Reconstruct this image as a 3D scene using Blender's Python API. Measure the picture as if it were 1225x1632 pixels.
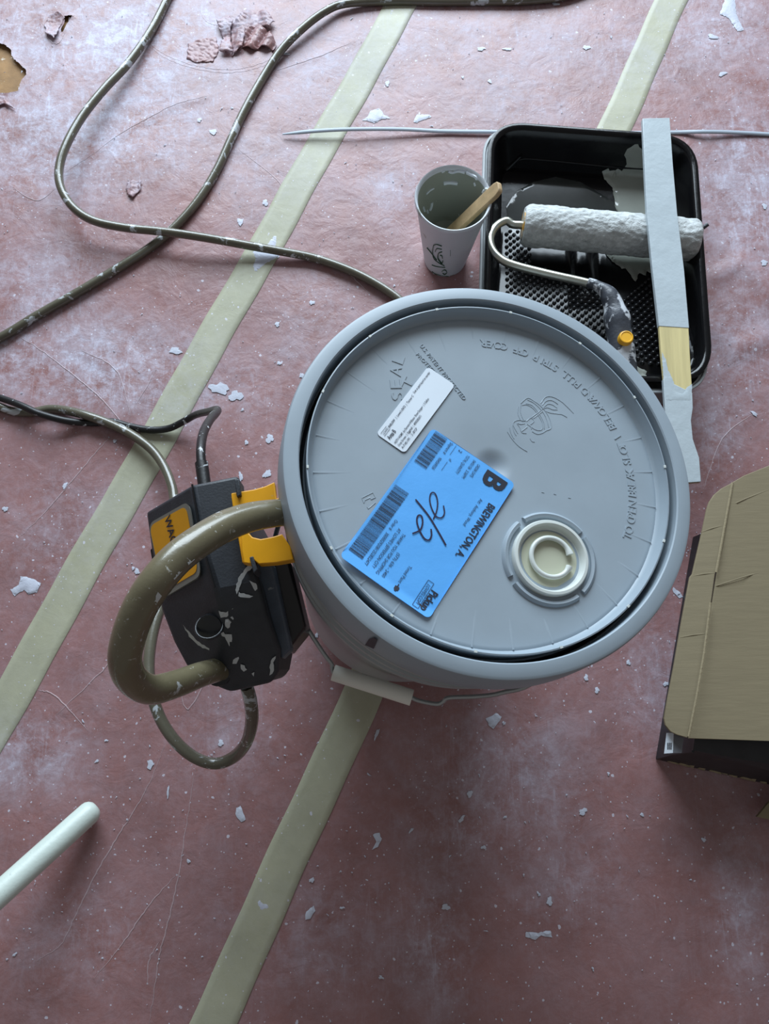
import bpy, bmesh, math, random
import numpy as np
from mathutils import Vector, Matrix, noise
R = math.radians; PI = math.pi
for o in list(bpy.data.objects): bpy.data.objects.remove(o)
C = bpy.context.scene.collection
random.seed(7)

# ---------------------------------------------------------------- camera, light, exposure
TH = R(14.5); CAMH = .925; F = 1180.0
cam_d = bpy.data.cameras.new('camera'); cam = bpy.data.objects.new('camera', cam_d); C.objects.link(cam)
cam.location = (0, 0, CAMH); cam.rotation_euler = (TH, 0, 0)
cam_d.sensor_fit = 'HORIZONTAL'; cam_d.sensor_width = 36; cam_d.lens = 36 * F / 1225; cam_d.clip_start = .02
bpy.context.scene.camera = cam
w = bpy.data.worlds.new('room'); bpy.context.scene.world = w; w.use_nodes = True
w.node_tree.nodes['Background'].inputs[0].default_value = (.80, .78, .78, 1)
w.node_tree.nodes['Background'].inputs[1].default_value = .225
def area(name, loc, rot, sx, sy, power, col):
    l = bpy.data.lights.new(name, 'AREA'); l.shape = 'RECTANGLE'; l.size = sx; l.size_y = sy; l.energy = power; l.color = col
    o = bpy.data.objects.new(name, l); o.location = loc; o.rotation_euler = rot; C.objects.link(o); return o
area('window_light', (-.2, 2.75, 1.5), (R(-72), 0, 0), 2.4, 1.5, 158, (.76, .89, 1.0))
bpy.context.scene.view_settings.view_transform = 'Standard'
bpy.context.scene.view_settings.look = 'None'
bpy.context.scene.view_settings.gamma = 1
bpy.context.scene.view_settings.use_curve_mapping = False
bpy.context.scene.view_settings.exposure = 0.0

# ---------------------------------------------------------------- geometry helpers
def ray(u, v):
    dx = (u - 612.5) / F; dy = (816 - v) / F
    return np.array([dx, dy * math.cos(TH) + math.sin(TH), dy * math.sin(TH) - math.cos(TH)])
def P(u, v, z=0.):
    d = ray(u, v); t = (z - CAMH) / d[2]
    return np.array([d[0] * t, d[1] * t, z])
P0 = P
def Qn(x, y, z):                                   # arrays -> picture coordinates
    zz = z - CAMH
    yc = y * math.cos(TH) + zz * math.sin(TH); zc = -y * math.sin(TH) + zz * math.cos(TH)
    return 612.5 + F * x / (-zc), 816 - F * yc / (-zc)
def onsurf(u, v, zf, z0=0.03):
    z = z0
    for _ in range(30):
        p = P0(u, v, z); z = .5 * z + .5 * zf(p[0], p[1])
    p = P0(u, v, z); return p
def hit(u, v, inside, z1, z0=0.):
    for k in range(400):
        z = z1 + (z0 - z1) * k / 400; p = P(u, v, z)
        if inside(p): return p
    return P(u, v, z0)
def catmull(pts, n=8, closed=False):
    pts = [np.array(p, float) for p in pts]; out = []; m = len(pts)
    rng = range(m if closed else m - 1)
    for i in rng:
        if closed: a, b, c, d = pts[i - 1], pts[i], pts[(i + 1) % m], pts[(i + 2) % m]
        else: a, b, c, d = pts[max(i - 1, 0)], pts[i], pts[i + 1], pts[min(i + 2, m - 1)]
        for k in range(n):
            t = k / n
            out.append(.5 * ((2 * b) + (c - a) * t + (2 * a - 5 * b + 4 * c - d) * t * t + (3 * b - a - 3 * c + d) * t ** 3))
    if not closed: out.append(pts[-1])
    return out
class G:
    """collects verts and faces of one mesh"""
    def __init__(s): s.v = []; s.f = []; s.m = []
    def add(s, v, f, m=0):
        n = len(s.v); s.v += [tuple(float(q) for q in p) for p in v]; s.f += [tuple(i + n for i in q) for q in f]; s.m += [m] * len(f); return s
    def box(s, c, d, rz=0):
        c = np.array(c); hx, hy, hz = [q / 2 for q in d]; ca, sa = math.cos(rz), math.sin(rz); v = []
        for z in (-hz, hz):
            for x, y in ((-hx, -hy), (hx, -hy), (hx, hy), (-hx, hy)): v.append((c[0] + x * ca - y * sa, c[1] + x * sa + y * ca, c[2] + z))
        return s.add(v, [(3, 2, 1, 0), (4, 5, 6, 7), (0, 1, 5, 4), (1, 2, 6, 5), (2, 3, 7, 6), (3, 0, 4, 7)])
    def tube(s, pts, r, n=14, caps=True, ridges=0, flat=1.0):
        pts = [Vector(p) for p in pts]; m = len(pts)
        rr = (lambda i: r) if not callable(r) else (lambda i: r(i / (m - 1)))
        t0 = (pts[1] - pts[0]).normalized(); up = Vector((0, 0, 1)) if abs(t0.z) < .9 else Vector((1, 0, 0))
        nrm = t0.cross(up).normalized(); v = []
        for i in range(m):
            t = (pts[min(i + 1, m - 1)] - pts[max(i - 1, 0)]).normalized()
            nrm = (nrm - t * nrm.dot(t)).normalized(); b = t.cross(nrm)
            for k in range(n):
                a = 2 * PI * k / n; q = rr(i) * (1 + (.05 * math.cos(a * ridges) if ridges else 0))
                v.append(pts[i] + nrm * math.cos(a) * q + b * math.sin(a) * q * flat)
        f = [(i * n + k, i * n + (k + 1) % n, (i + 1) * n + (k + 1) % n, (i + 1) * n + k) for i in range(m - 1) for k in range(n)]
        if caps: f += [tuple(range(n - 1, -1, -1)), tuple((m - 1) * n + k for k in range(n))]
        return s.add(v, f)
    def lathe(s, prof, c=(0, 0, 0), n=96, wob=None):
        v = []; f = []
        for r, z in prof:
            for k in range(n):
                a = 2 * PI * k / n; v.append((c[0] + r * math.cos(a), c[1] + r * math.sin(a), c[2] + z))
        for i in range(len(prof) - 1):
            for k in range(n): f.append((i * n + k, i * n + (k + 1) % n, (i + 1) * n + (k + 1) % n, (i + 1) * n + k))
        return s.add(v, f)
    def prism(s, poly, th):                        # poly: list of 3D top points, extruded down by th
        n = len(poly); v = [tuple(p) for p in poly] + [(p[0], p[1], p[2] - th) for p in poly]
        f = [tuple(range(n)), tuple(range(2 * n - 1, n - 1, -1))] + [(i, n + i, n + (i + 1) % n, (i + 1) % n) for i in range(n)]
        return s.add(v, f)
    def ribbon(s, pts, wd, th=.0004):
        """flat stroke lying in xy, following pts"""
        pts = [np.array(p, float) for p in pts]; m = len(pts); v = []
        for i in range(m):
            t = pts[min(i + 1, m - 1)] - pts[max(i - 1, 0)]; t = t / (np.linalg.norm(t) + 1e-9)
            nn = np.array([-t[1], t[0], 0]); nn /= np.linalg.norm(nn) + 1e-9
            ww = wd if not callable(wd) else wd(i / (m - 1))
            v += [pts[i] - nn * ww / 2, pts[i] + nn * ww / 2]
        f = [(2 * i, 2 * i + 2, 2 * i + 3, 2 * i + 1) for i in range(m - 1)]
        return s.add(v, f)
def wloc(o):
    l = Vector((0, 0, 0))
    while o: l += o.location; o = o.parent
    return l
def obj(name, g, mats, parent=None, sharp=35, bevel=0, fix=True):
    me = bpy.data.meshes.new(name)
    off = wloc(parent) if parent else Vector((0, 0, 0))
    me.from_pydata([tuple(Vector(p) - off) for p in g.v], [], g.f)
    mats = mats if isinstance(mats, (list, tuple)) else [mats]
    for m in mats: me.materials.append(m)
    if len(mats) > 1: me.polygons.foreach_set('material_index', g.m)
    if fix:
        bm = bmesh.new(); bm.from_mesh(me); bmesh.ops.recalc_face_normals(bm, faces=bm.faces); bm.to_mesh(me); bm.free()
    me.polygons.foreach_set('use_smooth', [True] * len(me.polygons)); me.set_sharp_from_angle(angle=R(sharp))
    o = bpy.data.objects.new(name, me); C.objects.link(o); o.parent = parent
    if bevel:
        b = o.modifiers.new('bevel', 'BEVEL'); b.width = bevel; b.segments = 3; b.limit_method = 'ANGLE'; b.angle_limit = R(28)
    return o
def tag(o, label, cat=None, group=None):
    o['label'] = label
    if cat: o['category'] = cat
    if group: o['group'] = group
    return o
def thing(name, label, cat, loc):
    o = bpy.data.objects.new(name, None); o.empty_display_size = .02; C.objects.link(o); o.location = loc
    return tag(o, label, cat)
def tess(poly, zf, maxe=.004, lift=.0008, rim=True, rag=0.0, seed=0):
    """thin sheet of the given xy outline draped over height function zf"""
    rnd = random.Random(seed)
    bm = bmesh.new()
    if rag:
        q = []
        for i in range(len(poly)):
            a = np.array(poly[i][:2]); b = np.array(poly[(i + 1) % len(poly)][:2]); L = np.linalg.norm(b - a); k = max(1, int(L / (rag * 2)))
            for j in range(k):
                p = a + (b - a) * j / k; q.append((p[0] + rnd.uniform(-rag, rag) * .5, p[1] + rnd.uniform(-rag, rag) * .5))
        poly = q
    vs = [bm.verts.new((p[0], p[1], 0)) for p in poly]
    try: bm.faces.new(vs)
    except Exception: pass
    bmesh.ops.triangulate(bm, faces=bm.faces)
    for _ in range(7):
        es = [e for e in bm.edges if e.calc_length() > maxe]
        if not es: break
        bmesh.ops.subdivide_edges(bm, edges=es, cuts=1); bmesh.ops.triangulate(bm, faces=bm.faces)
    for v in bm.verts: v.co.z = zf(v.co.x, v.co.y) + (lift if not v.is_boundary else lift * .35)
    bm.normal_update(); bm.verts.index_update()
    r = ([tuple(v.co) for v in bm.verts], [tuple(x.index for x in f.verts) for f in bm.faces]); bm.free(); return r
_tc = {}
def text2d(s, h, width=None, bold=0, extrude=0, bev=0, shear=0):
    """letters as mesh verts/faces in xy, cap height h, origin at left baseline"""
    cu = bpy.data.curves.new('t', 'FONT'); cu.body = s; cu.size = 1; cu.offset = bold; cu.resolution_u = 3; cu.shear = shear
    o = bpy.data.objects.new('t', cu); C.objects.link(o); bpy.context.view_layer.update()
    me = o.evaluated_get(bpy.context.evaluated_depsgraph_get()).to_mesh()
    V = np.array([v.co[:] for v in me.vertices]) if len(me.vertices) else np.zeros((1, 3)); Fc = [tuple(p.vertices) for p in me.polygons]
    bpy.data.objects.remove(o); bpy.data.curves.remove(cu)
    V = V.copy(); V[:, :2] *= h / .73
    x0 = V[:, 0].min(); wd = V[:, 0].max() - x0
    V[:, 0] -= x0
    if width and wd > 0: V[:, 0] *= width / wd
    return V, Fc, (width or wd)

# ---------------------------------------------------------------- materials
def nodes(m): m.use_nodes = True; return m.node_tree.nodes, m.node_tree.links, m.node_tree.nodes['Principled BSDF']
def srgb(r, g, b):
    f = lambda c: (c / 255 / 12.92) if c / 255 <= .04045 else ((c / 255 + .055) / 1.055) ** 2.4
    return (f(r), f(g), f(b), 1)
def mk(name, col, rough=.5, metal=0, var=0, vscale=30, bump=None, dirt=None, dirt2=None, spec=.5, coat=0, trans=0, sss=0, stretch=None, rvar=0):
    m = bpy.data.materials.new(name); N, L, B = nodes(m)
    B.inputs['Roughness'].default_value = rough; B.inputs['Metallic'].default_value = metal
    B.inputs['Specular IOR Level'].default_value = spec; B.inputs['Coat Weight'].default_value = coat
    B.inputs['Transmission Weight'].default_value = trans
    if sss: B.inputs['Subsurface Weight'].default_value = sss; B.inputs['Subsurface Radius'].default_value = (.006, .006, .005); B.inputs['Subsurface Scale'].default_value = 1
    tc = N.new('ShaderNodeTexCoord'); co = tc.outputs['Object']
    if stretch:
        mp = N.new('ShaderNodeMapping'); mp.inputs['Scale'].default_value = stretch; L.new(co, mp.inputs[0]); co = mp.outputs[0]
    def noi(sc, det=5, rg=.6, dist=0):
        n = N.new('ShaderNodeTexNoise'); n.inputs['Scale'].default_value = sc; n.inputs['Detail'].default_value = det
        n.inputs['Roughness'].default_value = rg; n.inputs['Distortion'].default_value = dist; L.new(co, n.inputs['Vector']); return n.outputs['Fac']
    def mix(fac, a, b):
        x = N.new('ShaderNodeMix'); x.data_type = 'RGBA'
        if hasattr(fac, 'links'): L.new(fac, x.inputs[0])
        else: x.inputs[0].default_value = fac
        for i, q in ((6, a), (7, b)):
            if hasattr(q, 'links'): L.new(q, x.inputs[i])
            else: x.inputs[i].default_value = q
        return x.outputs[2]
    def ramp(fac, a, b):
        x = N.new('ShaderNodeMapRange'); x.inputs[1].default_value = a; x.inputs[2].default_value = b; L.new(fac, x.inputs[0]); return x.outputs[0]
    c = col
    if var:
        lo = tuple(q * (1 - var) for q in col[:3]) + (1,); hi = tuple(min(1, q * (1 + var)) for q in col[:3]) + (1,)
        c = mix(ramp(noi(vscale), .3, .7), lo, hi)
    rg = None
    for d in (dirt, dirt2):
        if d:
            dc, sc, th, soft = d[:4]; k = ramp(noi(sc, 7, .65, .6), th, th + soft); c = mix(k, c, dc); rg = k
    if hasattr(c, 'links'): L.new(c, B.inputs['Base Color'])
    else: B.inputs['Base Color'].default_value = c
    if rvar:
        a = N.new('ShaderNodeMapRange'); a.inputs[3].default_value = rough; a.inputs[4].default_value = rough + rvar; L.new(noi(vscale * 2), a.inputs[0]); L.new(a.outputs[0], B.inputs['Roughness'])
    if bump:
        b = N.new('ShaderNodeBump'); b.inputs['Strength'].default_value = bump[1]; b.inputs['Distance'].default_value = bump[2] if len(bump) > 2 else .001
        L.new(noi(bump[0], 6), b.inputs['Height']); L.new(b.outputs[0], B.inputs['Normal'])
    return m
PAINT = srgb(178, 186, 184); WHITE = srgb(225, 228, 230)
M = {}
M['subfloor'] = mk('subfloor_wood', srgb(152, 116, 74), .7, var=.25, vscale=40, bump=(80, .5), dirt=(srgb(220, 210, 195), 60, .62, .05))
M['lid'] = mk('grey_plastic', srgb(154, 167, 177), .38, var=.05, vscale=14, bump=(900, .05, .0004), rvar=.15)
M['bucket'] = mk('bucket_plastic', srgb(160, 166, 168), .42, var=.06, vscale=20, bump=(700, .05, .0004))
M['gasket'] = mk('dark_seal', srgb(34, 36, 40), .28)
M['cap'] = mk('white_cap_plastic', srgb(214, 220, 216), .3, sss=.1)
M['cream'] = mk('cream_plastic', srgb(196, 198, 176), .35, sss=.15)
M['wire'] = mk('bail_wire', srgb(170, 175, 175), .35, .8)
M['grip'] = mk('grip_plastic', srgb(238, 238, 228), .5)
M['blue'] = mk('blue_paper', srgb(95, 178, 250), .45, var=.03, vscale=30, bump=(60, .25, .001))
M['smear'] = mk('pump_smear', srgb(198, 203, 204), .5, bump=(200, .4))
M['white'] = mk('white_paper', srgb(226, 236, 246), .4, var=.02)
M['ink'] = mk('black_ink', srgb(38, 42, 56), .5)
M['ink2'] = mk('grey_ink', srgb(80, 84, 92), .6)
M['marker'] = mk('marker_ink', srgb(44, 38, 66), .4)
M['hose'] = mk('hose_vinyl', srgb(96, 92, 78), .27, var=.15, vscale=25, bump=(250, .15), dirt=(srgb(184, 190, 194), 34, .575, .03), coat=.3)
M['bighose'] = mk('suction_hose_vinyl', srgb(112, 105, 82), .3, var=.14, vscale=18, bump=(160, .25), dirt=(srgb(188, 192, 192), 75, .625, .04), dirt2=(srgb(180, 180, 172), 170, .63, .04), coat=.3)
M['black'] = mk('pump_plastic', srgb(46, 50, 56), .5, var=.2, vscale=60, bump=(500, .3), dirt=(srgb(120, 128, 132), 150, .70, .12), dirt2=(srgb(185, 192, 192), 38, .715, .02))
M['blackg'] = mk('black_gloss', srgb(22, 23, 25), .22, bump=(120, .15), dirt=(srgb(105, 112, 115), 60, .72, .05))
M['slate'] = mk('slate_arm', srgb(88, 100, 114), .45, var=.2, vscale=50, bump=(300, .2), dirt=(srgb(165, 172, 175), 70, .66, .05))
M['cord'] = mk('cord_rubber', srgb(24, 24, 26), .42, bump=(300, .2), dirt=(srgb(200, 206, 210), 60, .61, .03))
M['yellow'] = mk('yellow_plastic', srgb(232, 164, 14), .4, var=.05, dirt=(srgb(180, 160, 110), 90, .70, .05))
M['yknob'] = mk('amber_knob', srgb(240, 180, 50), .35)
M['liner'] = mk('liner_plastic', srgb(16, 16, 18), .13, spec=.3, bump=(40, .12, .002), dirt=(srgb(120, 126, 126), 70, .72, .03), rvar=.12)
M['traygrey'] = mk('tray_enamel', srgb(166, 172, 175), .35, var=.1, dirt=(srgb(90, 95, 95), 40, .62, .1))
M['wet'] = mk('wet_paint', srgb(152, 156, 148), .12, var=.06, vscale=30, bump=(25, .1, .002))
M['pool'] = mk('thin_paint_film', srgb(52, 55, 54), .10, var=.2, vscale=18)
M['dry'] = mk('dried_paint', srgb(198, 202, 216), .5, var=.08, vscale=60, bump=(300, .4))
M['nap'] = mk('roller_nap', srgb(200, 205, 205), .75, var=.22, vscale=110, bump=(260, 1.0, .002))
M['steel'] = mk('frame_steel', srgb(188, 190, 178), .28, .85, var=.1, dirt=(srgb(190, 195, 195), 40, .62, .04))
M['handle'] = mk('roller_handle', srgb(66, 70, 78), .4, var=.2, vscale=60, bump=(90, .6, .002), dirt=(srgb(205, 210, 216), 32, .50, .05))
M['stickpaint'] = mk('stick_paint', srgb(196, 208, 214), .4, var=.04, vscale=20, bump=(45, .4, .002))
M['wood'] = mk('pine', srgb(222, 206, 150), .6, var=.14, vscale=26, stretch=(6, .35, 1), bump=(60, .2))
M['craft'] = mk('craft_wood', srgb(196, 168, 128), .6, var=.2, vscale=60, bump=(90, .4), dirt=(PAINT, 50, .62, .05))
M['cup'] = mk('foam_cup', srgb(214, 220, 228), .5, var=.03, dirt=(srgb(165, 172, 168), 22, .62, .01))
M['cupin'] = mk('foam_cup_inside', srgb(158, 164, 154), .3, dirt=(srgb(232, 236, 240), 26, .67, .01))
M['green'] = mk('green_print', srgb(50, 84, 62), .5)
M['strip'] = mk('grey_strip', srgb(172, 182, 194), .4)
M['kraft'] = mk('kraft_board', srgb(140, 128, 102), .8, var=.05, vscale=50, stretch=(.5, 4, 1), bump=(50, .25, .001))
M['kraftedge'] = mk('torn_kraft', srgb(156, 143, 115), .9, bump=(200, .8))
M['boxblack'] = mk('printed_board', srgb(38, 38, 42), .45, var=.3, vscale=40, dirt=(srgb(110, 88, 60), 60, .66, .04))
M['pole'] = mk('white_pole_paint', srgb(208, 220, 212), .4, var=.04, dirt=(srgb(110, 116, 116), 120, .68, .05), bump=(120, .4))
M['torn'] = mk('torn_paper', srgb(186, 160, 160), .8, var=.12, vscale=60, bump=(150, .6))
M['tornin'] = mk('torn_paper_fibre', srgb(166, 134, 134), .9, var=.2, vscale=120, bump=(220, .8))
M['cordstrain'] = M['cord']

def floor_material(name, base, tape=False):
    m = bpy.data.materials.new(name); N, L, B = nodes(m)
    tc = N.new('ShaderNodeTexCoord').outputs['Object']
    at = N.new('ShaderNodeAttribute'); at.attribute_name = 'dust_sheen'; dust_sheen = at.outputs['Fac']
    cr = N.new('ShaderNodeAttribute'); cr.attribute_name = 'crease'; crease = cr.outputs['Fac']
    def noi(sc, det=6, rg=.6, dist=0, vec=tc):
        n = N.new('ShaderNodeTexNoise'); n.inputs['Scale'].default_value = sc; n.inputs['Detail'].default_value = det
        n.inputs['Roughness'].default_value = rg; n.inputs['Distortion'].default_value = dist; L.new(vec, n.inputs['Vector']); return n.outputs['Fac']
    def mp(sc, rz):
        x = N.new('ShaderNodeMapping'); x.inputs['Scale'].default_value = sc; x.inputs['Rotation'].default_value = (0, 0, rz); L.new(tc, x.inputs[0]); return x.outputs[0]
    def ramp(fac, a, b, c=0, d=1):
        x = N.new('ShaderNodeMapRange'); x.inputs[1].default_value = a; x.inputs[2].default_value = b; x.inputs[3].default_value = c; x.inputs[4].default_value = d; L.new(fac, x.inputs[0]); return x.outputs[0]
    def ma(op, a, b):
        x = N.new('ShaderNodeMath'); x.operation = op
        for i, q in ((0, a), (1, b)):
            if hasattr(q, 'links'): L.new(q, x.inputs[i])
            else: x.inputs[i].default_value = q
        return x.outputs[0]
    def mix(fac, a, b):
        x = N.new('ShaderNodeMix'); x.data_type = 'RGBA'; L.new(fac, x.inputs[0])
        for i, q in ((6, a), (7, b)):
            if hasattr(q, 'links'): L.new(q, x.inputs[i])
            else: x.inputs[i].default_value = q
        return x.outputs[2]
    lo = tuple(q * .82 for q in base[:3]) + (1,); hi = tuple(q * 1.15 for q in base[:3]) + (1,)
    c = mix(ramp(noi(9, 7, .65), .3, .7), lo, hi)
    # powdery dust plus floor sheen painted as pale colour: attribute x cloudy noise
    k1 = ma('MULTIPLY', dust_sheen, ramp(noi(13, 9, .70, .5), .38, .62))
    k2 = ma('MULTIPLY', dust_sheen, ramp(noi(58, 9, .72, .6), .46, .63))
    s1 = ma('MULTIPLY', ma('MULTIPLY', dust_sheen, ramp(noi(110, 6, .65, 1.5, mp((1, .10, 1), .9)), .55, .68)), ramp(noi(15, 3), .42, .6))
    s2 = ma('MULTIPLY', ma('MULTIPLY', dust_sheen, ramp(noi(120, 6, .65, 1.5, mp((1, .09, 1), -.6)), .55, .68)), ramp(noi(17, 3), .42, .6))
    k = ma('ADD', ma('MULTIPLY', k1, .62), ma('MULTIPLY', k2, .50)); k = ma('ADD', k, ma('MULTIPLY', ma('MULTIPLY', dust_sheen, ramp(noi(210, 8, .75, .3), .50, .64)), .35)); k = ma('ADD', k, ma('MULTIPLY', s1, .45)); k = ma('ADD', k, ma('MULTIPLY', s2, .45))
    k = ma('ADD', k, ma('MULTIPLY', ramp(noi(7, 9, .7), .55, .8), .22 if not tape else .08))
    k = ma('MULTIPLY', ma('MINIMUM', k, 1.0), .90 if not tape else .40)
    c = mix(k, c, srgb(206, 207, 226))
    # drips of dried paint, two sizes
    drip = None
    for sc, th in ((95, .09), (230, .12)):
        vo = N.new('ShaderNodeTexVoronoi'); vo.inputs['Scale'].default_value = sc; wv = mp((1, 1, 1), .3)
        wn = N.new('ShaderNodeTexNoise'); wn.inputs['Scale'].default_value = sc * 1.3; L.new(tc, wn.inputs['Vector'])
        va = N.new('ShaderNodeVectorMath'); va.operation = 'MULTIPLY_ADD'; L.new(wn.outputs['Color'], va.inputs[0]); va.inputs[1].default_value = (.5 / sc,) * 3; L.new(wv, va.inputs[2])
        L.new(va.outputs[0], vo.inputs['Vector'])
        sp = N.new('ShaderNodeSeparateColor'); L.new(vo.outputs['Color'], sp.inputs[0])
        rad = ma('MULTIPLY', ramp(sp.outputs[0], .72, 1.0), th * 2)
        d = ma('LESS_THAN', vo.outputs['Distance'], rad); drip = d if drip is None else ma('MAXIMUM', drip, d)
    c = mix(ma('MULTIPLY', drip, .75), c, srgb(214, 214, 228))
    c = mix(ma('MULTIPLY', crease, .8), c, srgb(205, 190, 196))
    L.new(c, B.inputs['Base Color'])
    r = ramp(k, 0, .6, .40 if not tape else .5, .58); L.new(r, B.inputs['Roughness'])
    B.inputs['Specular IOR Level'].default_value = .5
    h = ma('ADD', ma('MULTIPLY', noi(26, 7, .6, .8), .9), ma('MULTIPLY', noi(110, 6, .65), .25))
    h = ma('ADD', h, ma('MULTIPLY', noi(11, 3, .5, .5), 1.4)); h = ma('ADD', h, ma('MULTIPLY', drip, .1))
    b = N.new('ShaderNodeBump'); b.inputs['Strength'].default_value = .30 if not tape else .12; b.inputs['Distance'].default_value = .006; L.new(h, b.inputs['Height']); L.new(b.outputs[0], B.inputs['Normal'])
    return m
M['paper'] = floor_material('rosin_paper', srgb(150, 108, 106))
M['tape'] = floor_material('masking_tape', srgb(174, 173, 148), True)

# ---------------------------------------------------------------- floor, paper sheets, tape
BC = np.array([.0785, .166]); CUPC = np.array([.0856, .610])
flats = [(.0785, .166, .16), (.0856, .610, .05), (.27, .60, .20), (.27, .48, .17), (-.2, 0, .02)]
creases = [([(105, 275), (150, 245), (190, 215), (235, 190), (280, 168), (330, 155)], .0016, .004), ([(262, 1190), (232, 1262), (190, 1330), (150, 1400), (118, 1465), (98, 1505), (60, 1530)], .0016, .0035),
    ([(312, 1222), (298, 1310), (285, 1395), (268, 1470), (255, 1520), (246, 1580), (238, 1632)], .002, .004), ([(0, 520), (60, 555), (120, 600), (165, 640), (215, 700), (240, 745)], .0012, .004),
    ([(130, 560), (185, 590), (208, 660)], .0014, .004), ([(208, 560), (206, 610), (208, 665)], .0012, .003), ([(250, 590), (215, 650)], .001, .003), ([(30, 860), (70, 820), (105, 780), (160, 715), (175, 700)], .001, .003),
    ([(285, 1080), (300, 1130), (340, 1060), (352, 1030)], .0008, .004), ([(60, 1100), (90, 1110), (140, 1165)], .001, .006), ([(520, 410), (560, 440), (590, 470)], .0016, .006),
    ([(285, 1390), (240, 1440), (205, 1490), (150, 1560)], .0008, .003), ([(255, 1500), (238, 1530), (235, 1570)], .0008, .003), ([(1120, 780), (1150, 700), (1200, 660)], .0015, .008),
    ([(1140, 440), (1180, 420), (1225, 470)], .0050, .014), ([(1130, 520), (1165, 560), (1215, 540)], .006, .016), ([(420, 120), (500, 95), (560, 70)], .0012, .005), ([(380, 240), (450, 300), (430, 360)], .001, .006),
    ([(20, 300), (60, 320), (90, 300)], .001, .004), ([(70, 30), (75, 60), (95, 70), (112, 30)], .002, .003), ([(90, 1140), (180, 1050), (230, 960)], .001, .005)]
crp = [([P(a, b)[:2] for a, b in pl], am, wd) for pl, am, wd in creases]
rs = np.random.RandomState(3)
waves = [(rs.uniform(4, 26), rs.uniform(0, 2 * PI), rs.uniform(0, 2 * PI)) for _ in range(14)]
def seg_dist(x, y, pl):
    d = np.full(np.shape(x), 9.)
    for a, b in zip(pl[:-1], pl[1:]):
        ab = b - a; t = np.clip(((x - a[0]) * ab[0] + (y - a[1]) * ab[1]) / (ab @ ab), 0, 1)
        d = np.minimum(d, np.hypot(x - a[0] - t * ab[0], y - a[1] - t * ab[1]))
    return d
def Wz(x, y):
    x = np.asarray(x, float); y = np.asarray(y, float)
    xx = x + .02 * np.sin(9 * y + 1); yy = y + .02 * np.sin(8 * x)
    z = np.zeros_like(x)
    for f, a, p in waves: z += np.sin(f * (xx * math.cos(a) + yy * math.sin(a)) * 1.2 + p) / (1 + f * .12)
    z = .0012 + .0005 * z
    damp = np.ones_like(x)
    for cx, cy, r in flats: damp = np.minimum(damp, np.clip((np.hypot(x - cx, y - cy) - r) / .08, .0, 1))
    z = z * damp
    for pl, am, wd in crp: z = z + am * .6 * np.exp(-(seg_dist(x, y, pl) / max(wd, .0075)) ** 2)
    return np.maximum(z, 0)
def wz(x, y): return float(Wz(x, y))
def crease_at(x, y): return np.zeros_like(x)
dust_sheens = [(60, 60, 190, 130, .75), (250, 60, 200, 120, .9), (90, 230, 160, 110, .85), (230, 200, 130, 90, .8), (60, 460, 120, 90, .6), (170, 590, 170, 80, .85), (20, 570, 80, 60, .7), (420, 260, 120, 110, .45),
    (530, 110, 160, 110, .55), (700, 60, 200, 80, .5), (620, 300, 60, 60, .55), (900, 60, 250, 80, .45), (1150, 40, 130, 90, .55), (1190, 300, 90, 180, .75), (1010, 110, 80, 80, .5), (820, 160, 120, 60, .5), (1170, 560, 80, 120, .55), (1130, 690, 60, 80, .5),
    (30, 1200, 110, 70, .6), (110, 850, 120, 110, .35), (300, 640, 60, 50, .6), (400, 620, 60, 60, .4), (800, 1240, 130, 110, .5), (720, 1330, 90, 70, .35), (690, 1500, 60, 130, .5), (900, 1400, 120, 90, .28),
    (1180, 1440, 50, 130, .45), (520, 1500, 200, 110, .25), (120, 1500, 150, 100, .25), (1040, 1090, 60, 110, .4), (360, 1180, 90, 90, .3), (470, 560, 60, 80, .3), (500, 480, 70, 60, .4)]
def dust_sheen_at(x, y):  # blobs mix real dust with window sheen put into the colour
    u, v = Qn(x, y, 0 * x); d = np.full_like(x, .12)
    for a, b, sa, sb, k in dust_sheens: d = np.maximum(d, d * .4 + k * np.exp(-((u - a) / sa) ** 2 - ((v - b) / sb) ** 2))
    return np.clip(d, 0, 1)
g = G(); g.box((0, .4, -.024), (5, 5, .04)); fl = obj('floor', g, M['subfloor']); fl['kind'] = 'structure'; fl['label'] = 'brown wooden subfloor showing through torn paper at the left edge'
seamA = [P(645, 0)[:2], P(36, 1078)[:2]]; seamB = [P(1003, 150)[:2], P(534.5, 1200)[:2], P(338, 1632)[:2]]
def seam_x(s, y):
    i = 0 if (len(s) == 2 or y > s[1][1]) else 1
    a, b = s[i], s[i + 1]; return a[0] + (b[0] - a[0]) * (y - a[1]) / (b[1] - a[1])
rows = list(np.arange(-1.6, -.42, .06)) + list(np.arange(-.42, 1.2, .005)) + list(np.arange(1.2, 2.3, .06))
hole = [P(*q)[:2] for q in [(-30, 60), (8, 73), (18, 80), (20, 92), (28, 100), (42, 112), (44, 122), (36, 128), (30, 148), (14, 150), (-30, 152)]]
slit = [P(*q)[:2] for q in [(92, 28), (116, 26), (110, 38), (104, 48), (96, 62), (100, 44), (106, 34)]]
def inpoly(x, y, poly):
    r = False; n = len(poly); j = n - 1
    for i in range(n):
        xi, yi = poly[i]; xj, yj = poly[j]
        if (yi > y) != (yj > y) and x < (xj - xi) * (y - yi) / (yj - yi) + xi: r = not r
        j = i
    return r
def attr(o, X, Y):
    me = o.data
    for nm, fn in (('dust_sheen', dust_sheen_at), ('crease', crease_at)):
        a = me.attributes.new(nm, 'FLOAT', 'POINT'); a.data.foreach_set('value', fn(X, Y).astype(np.float32))
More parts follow.
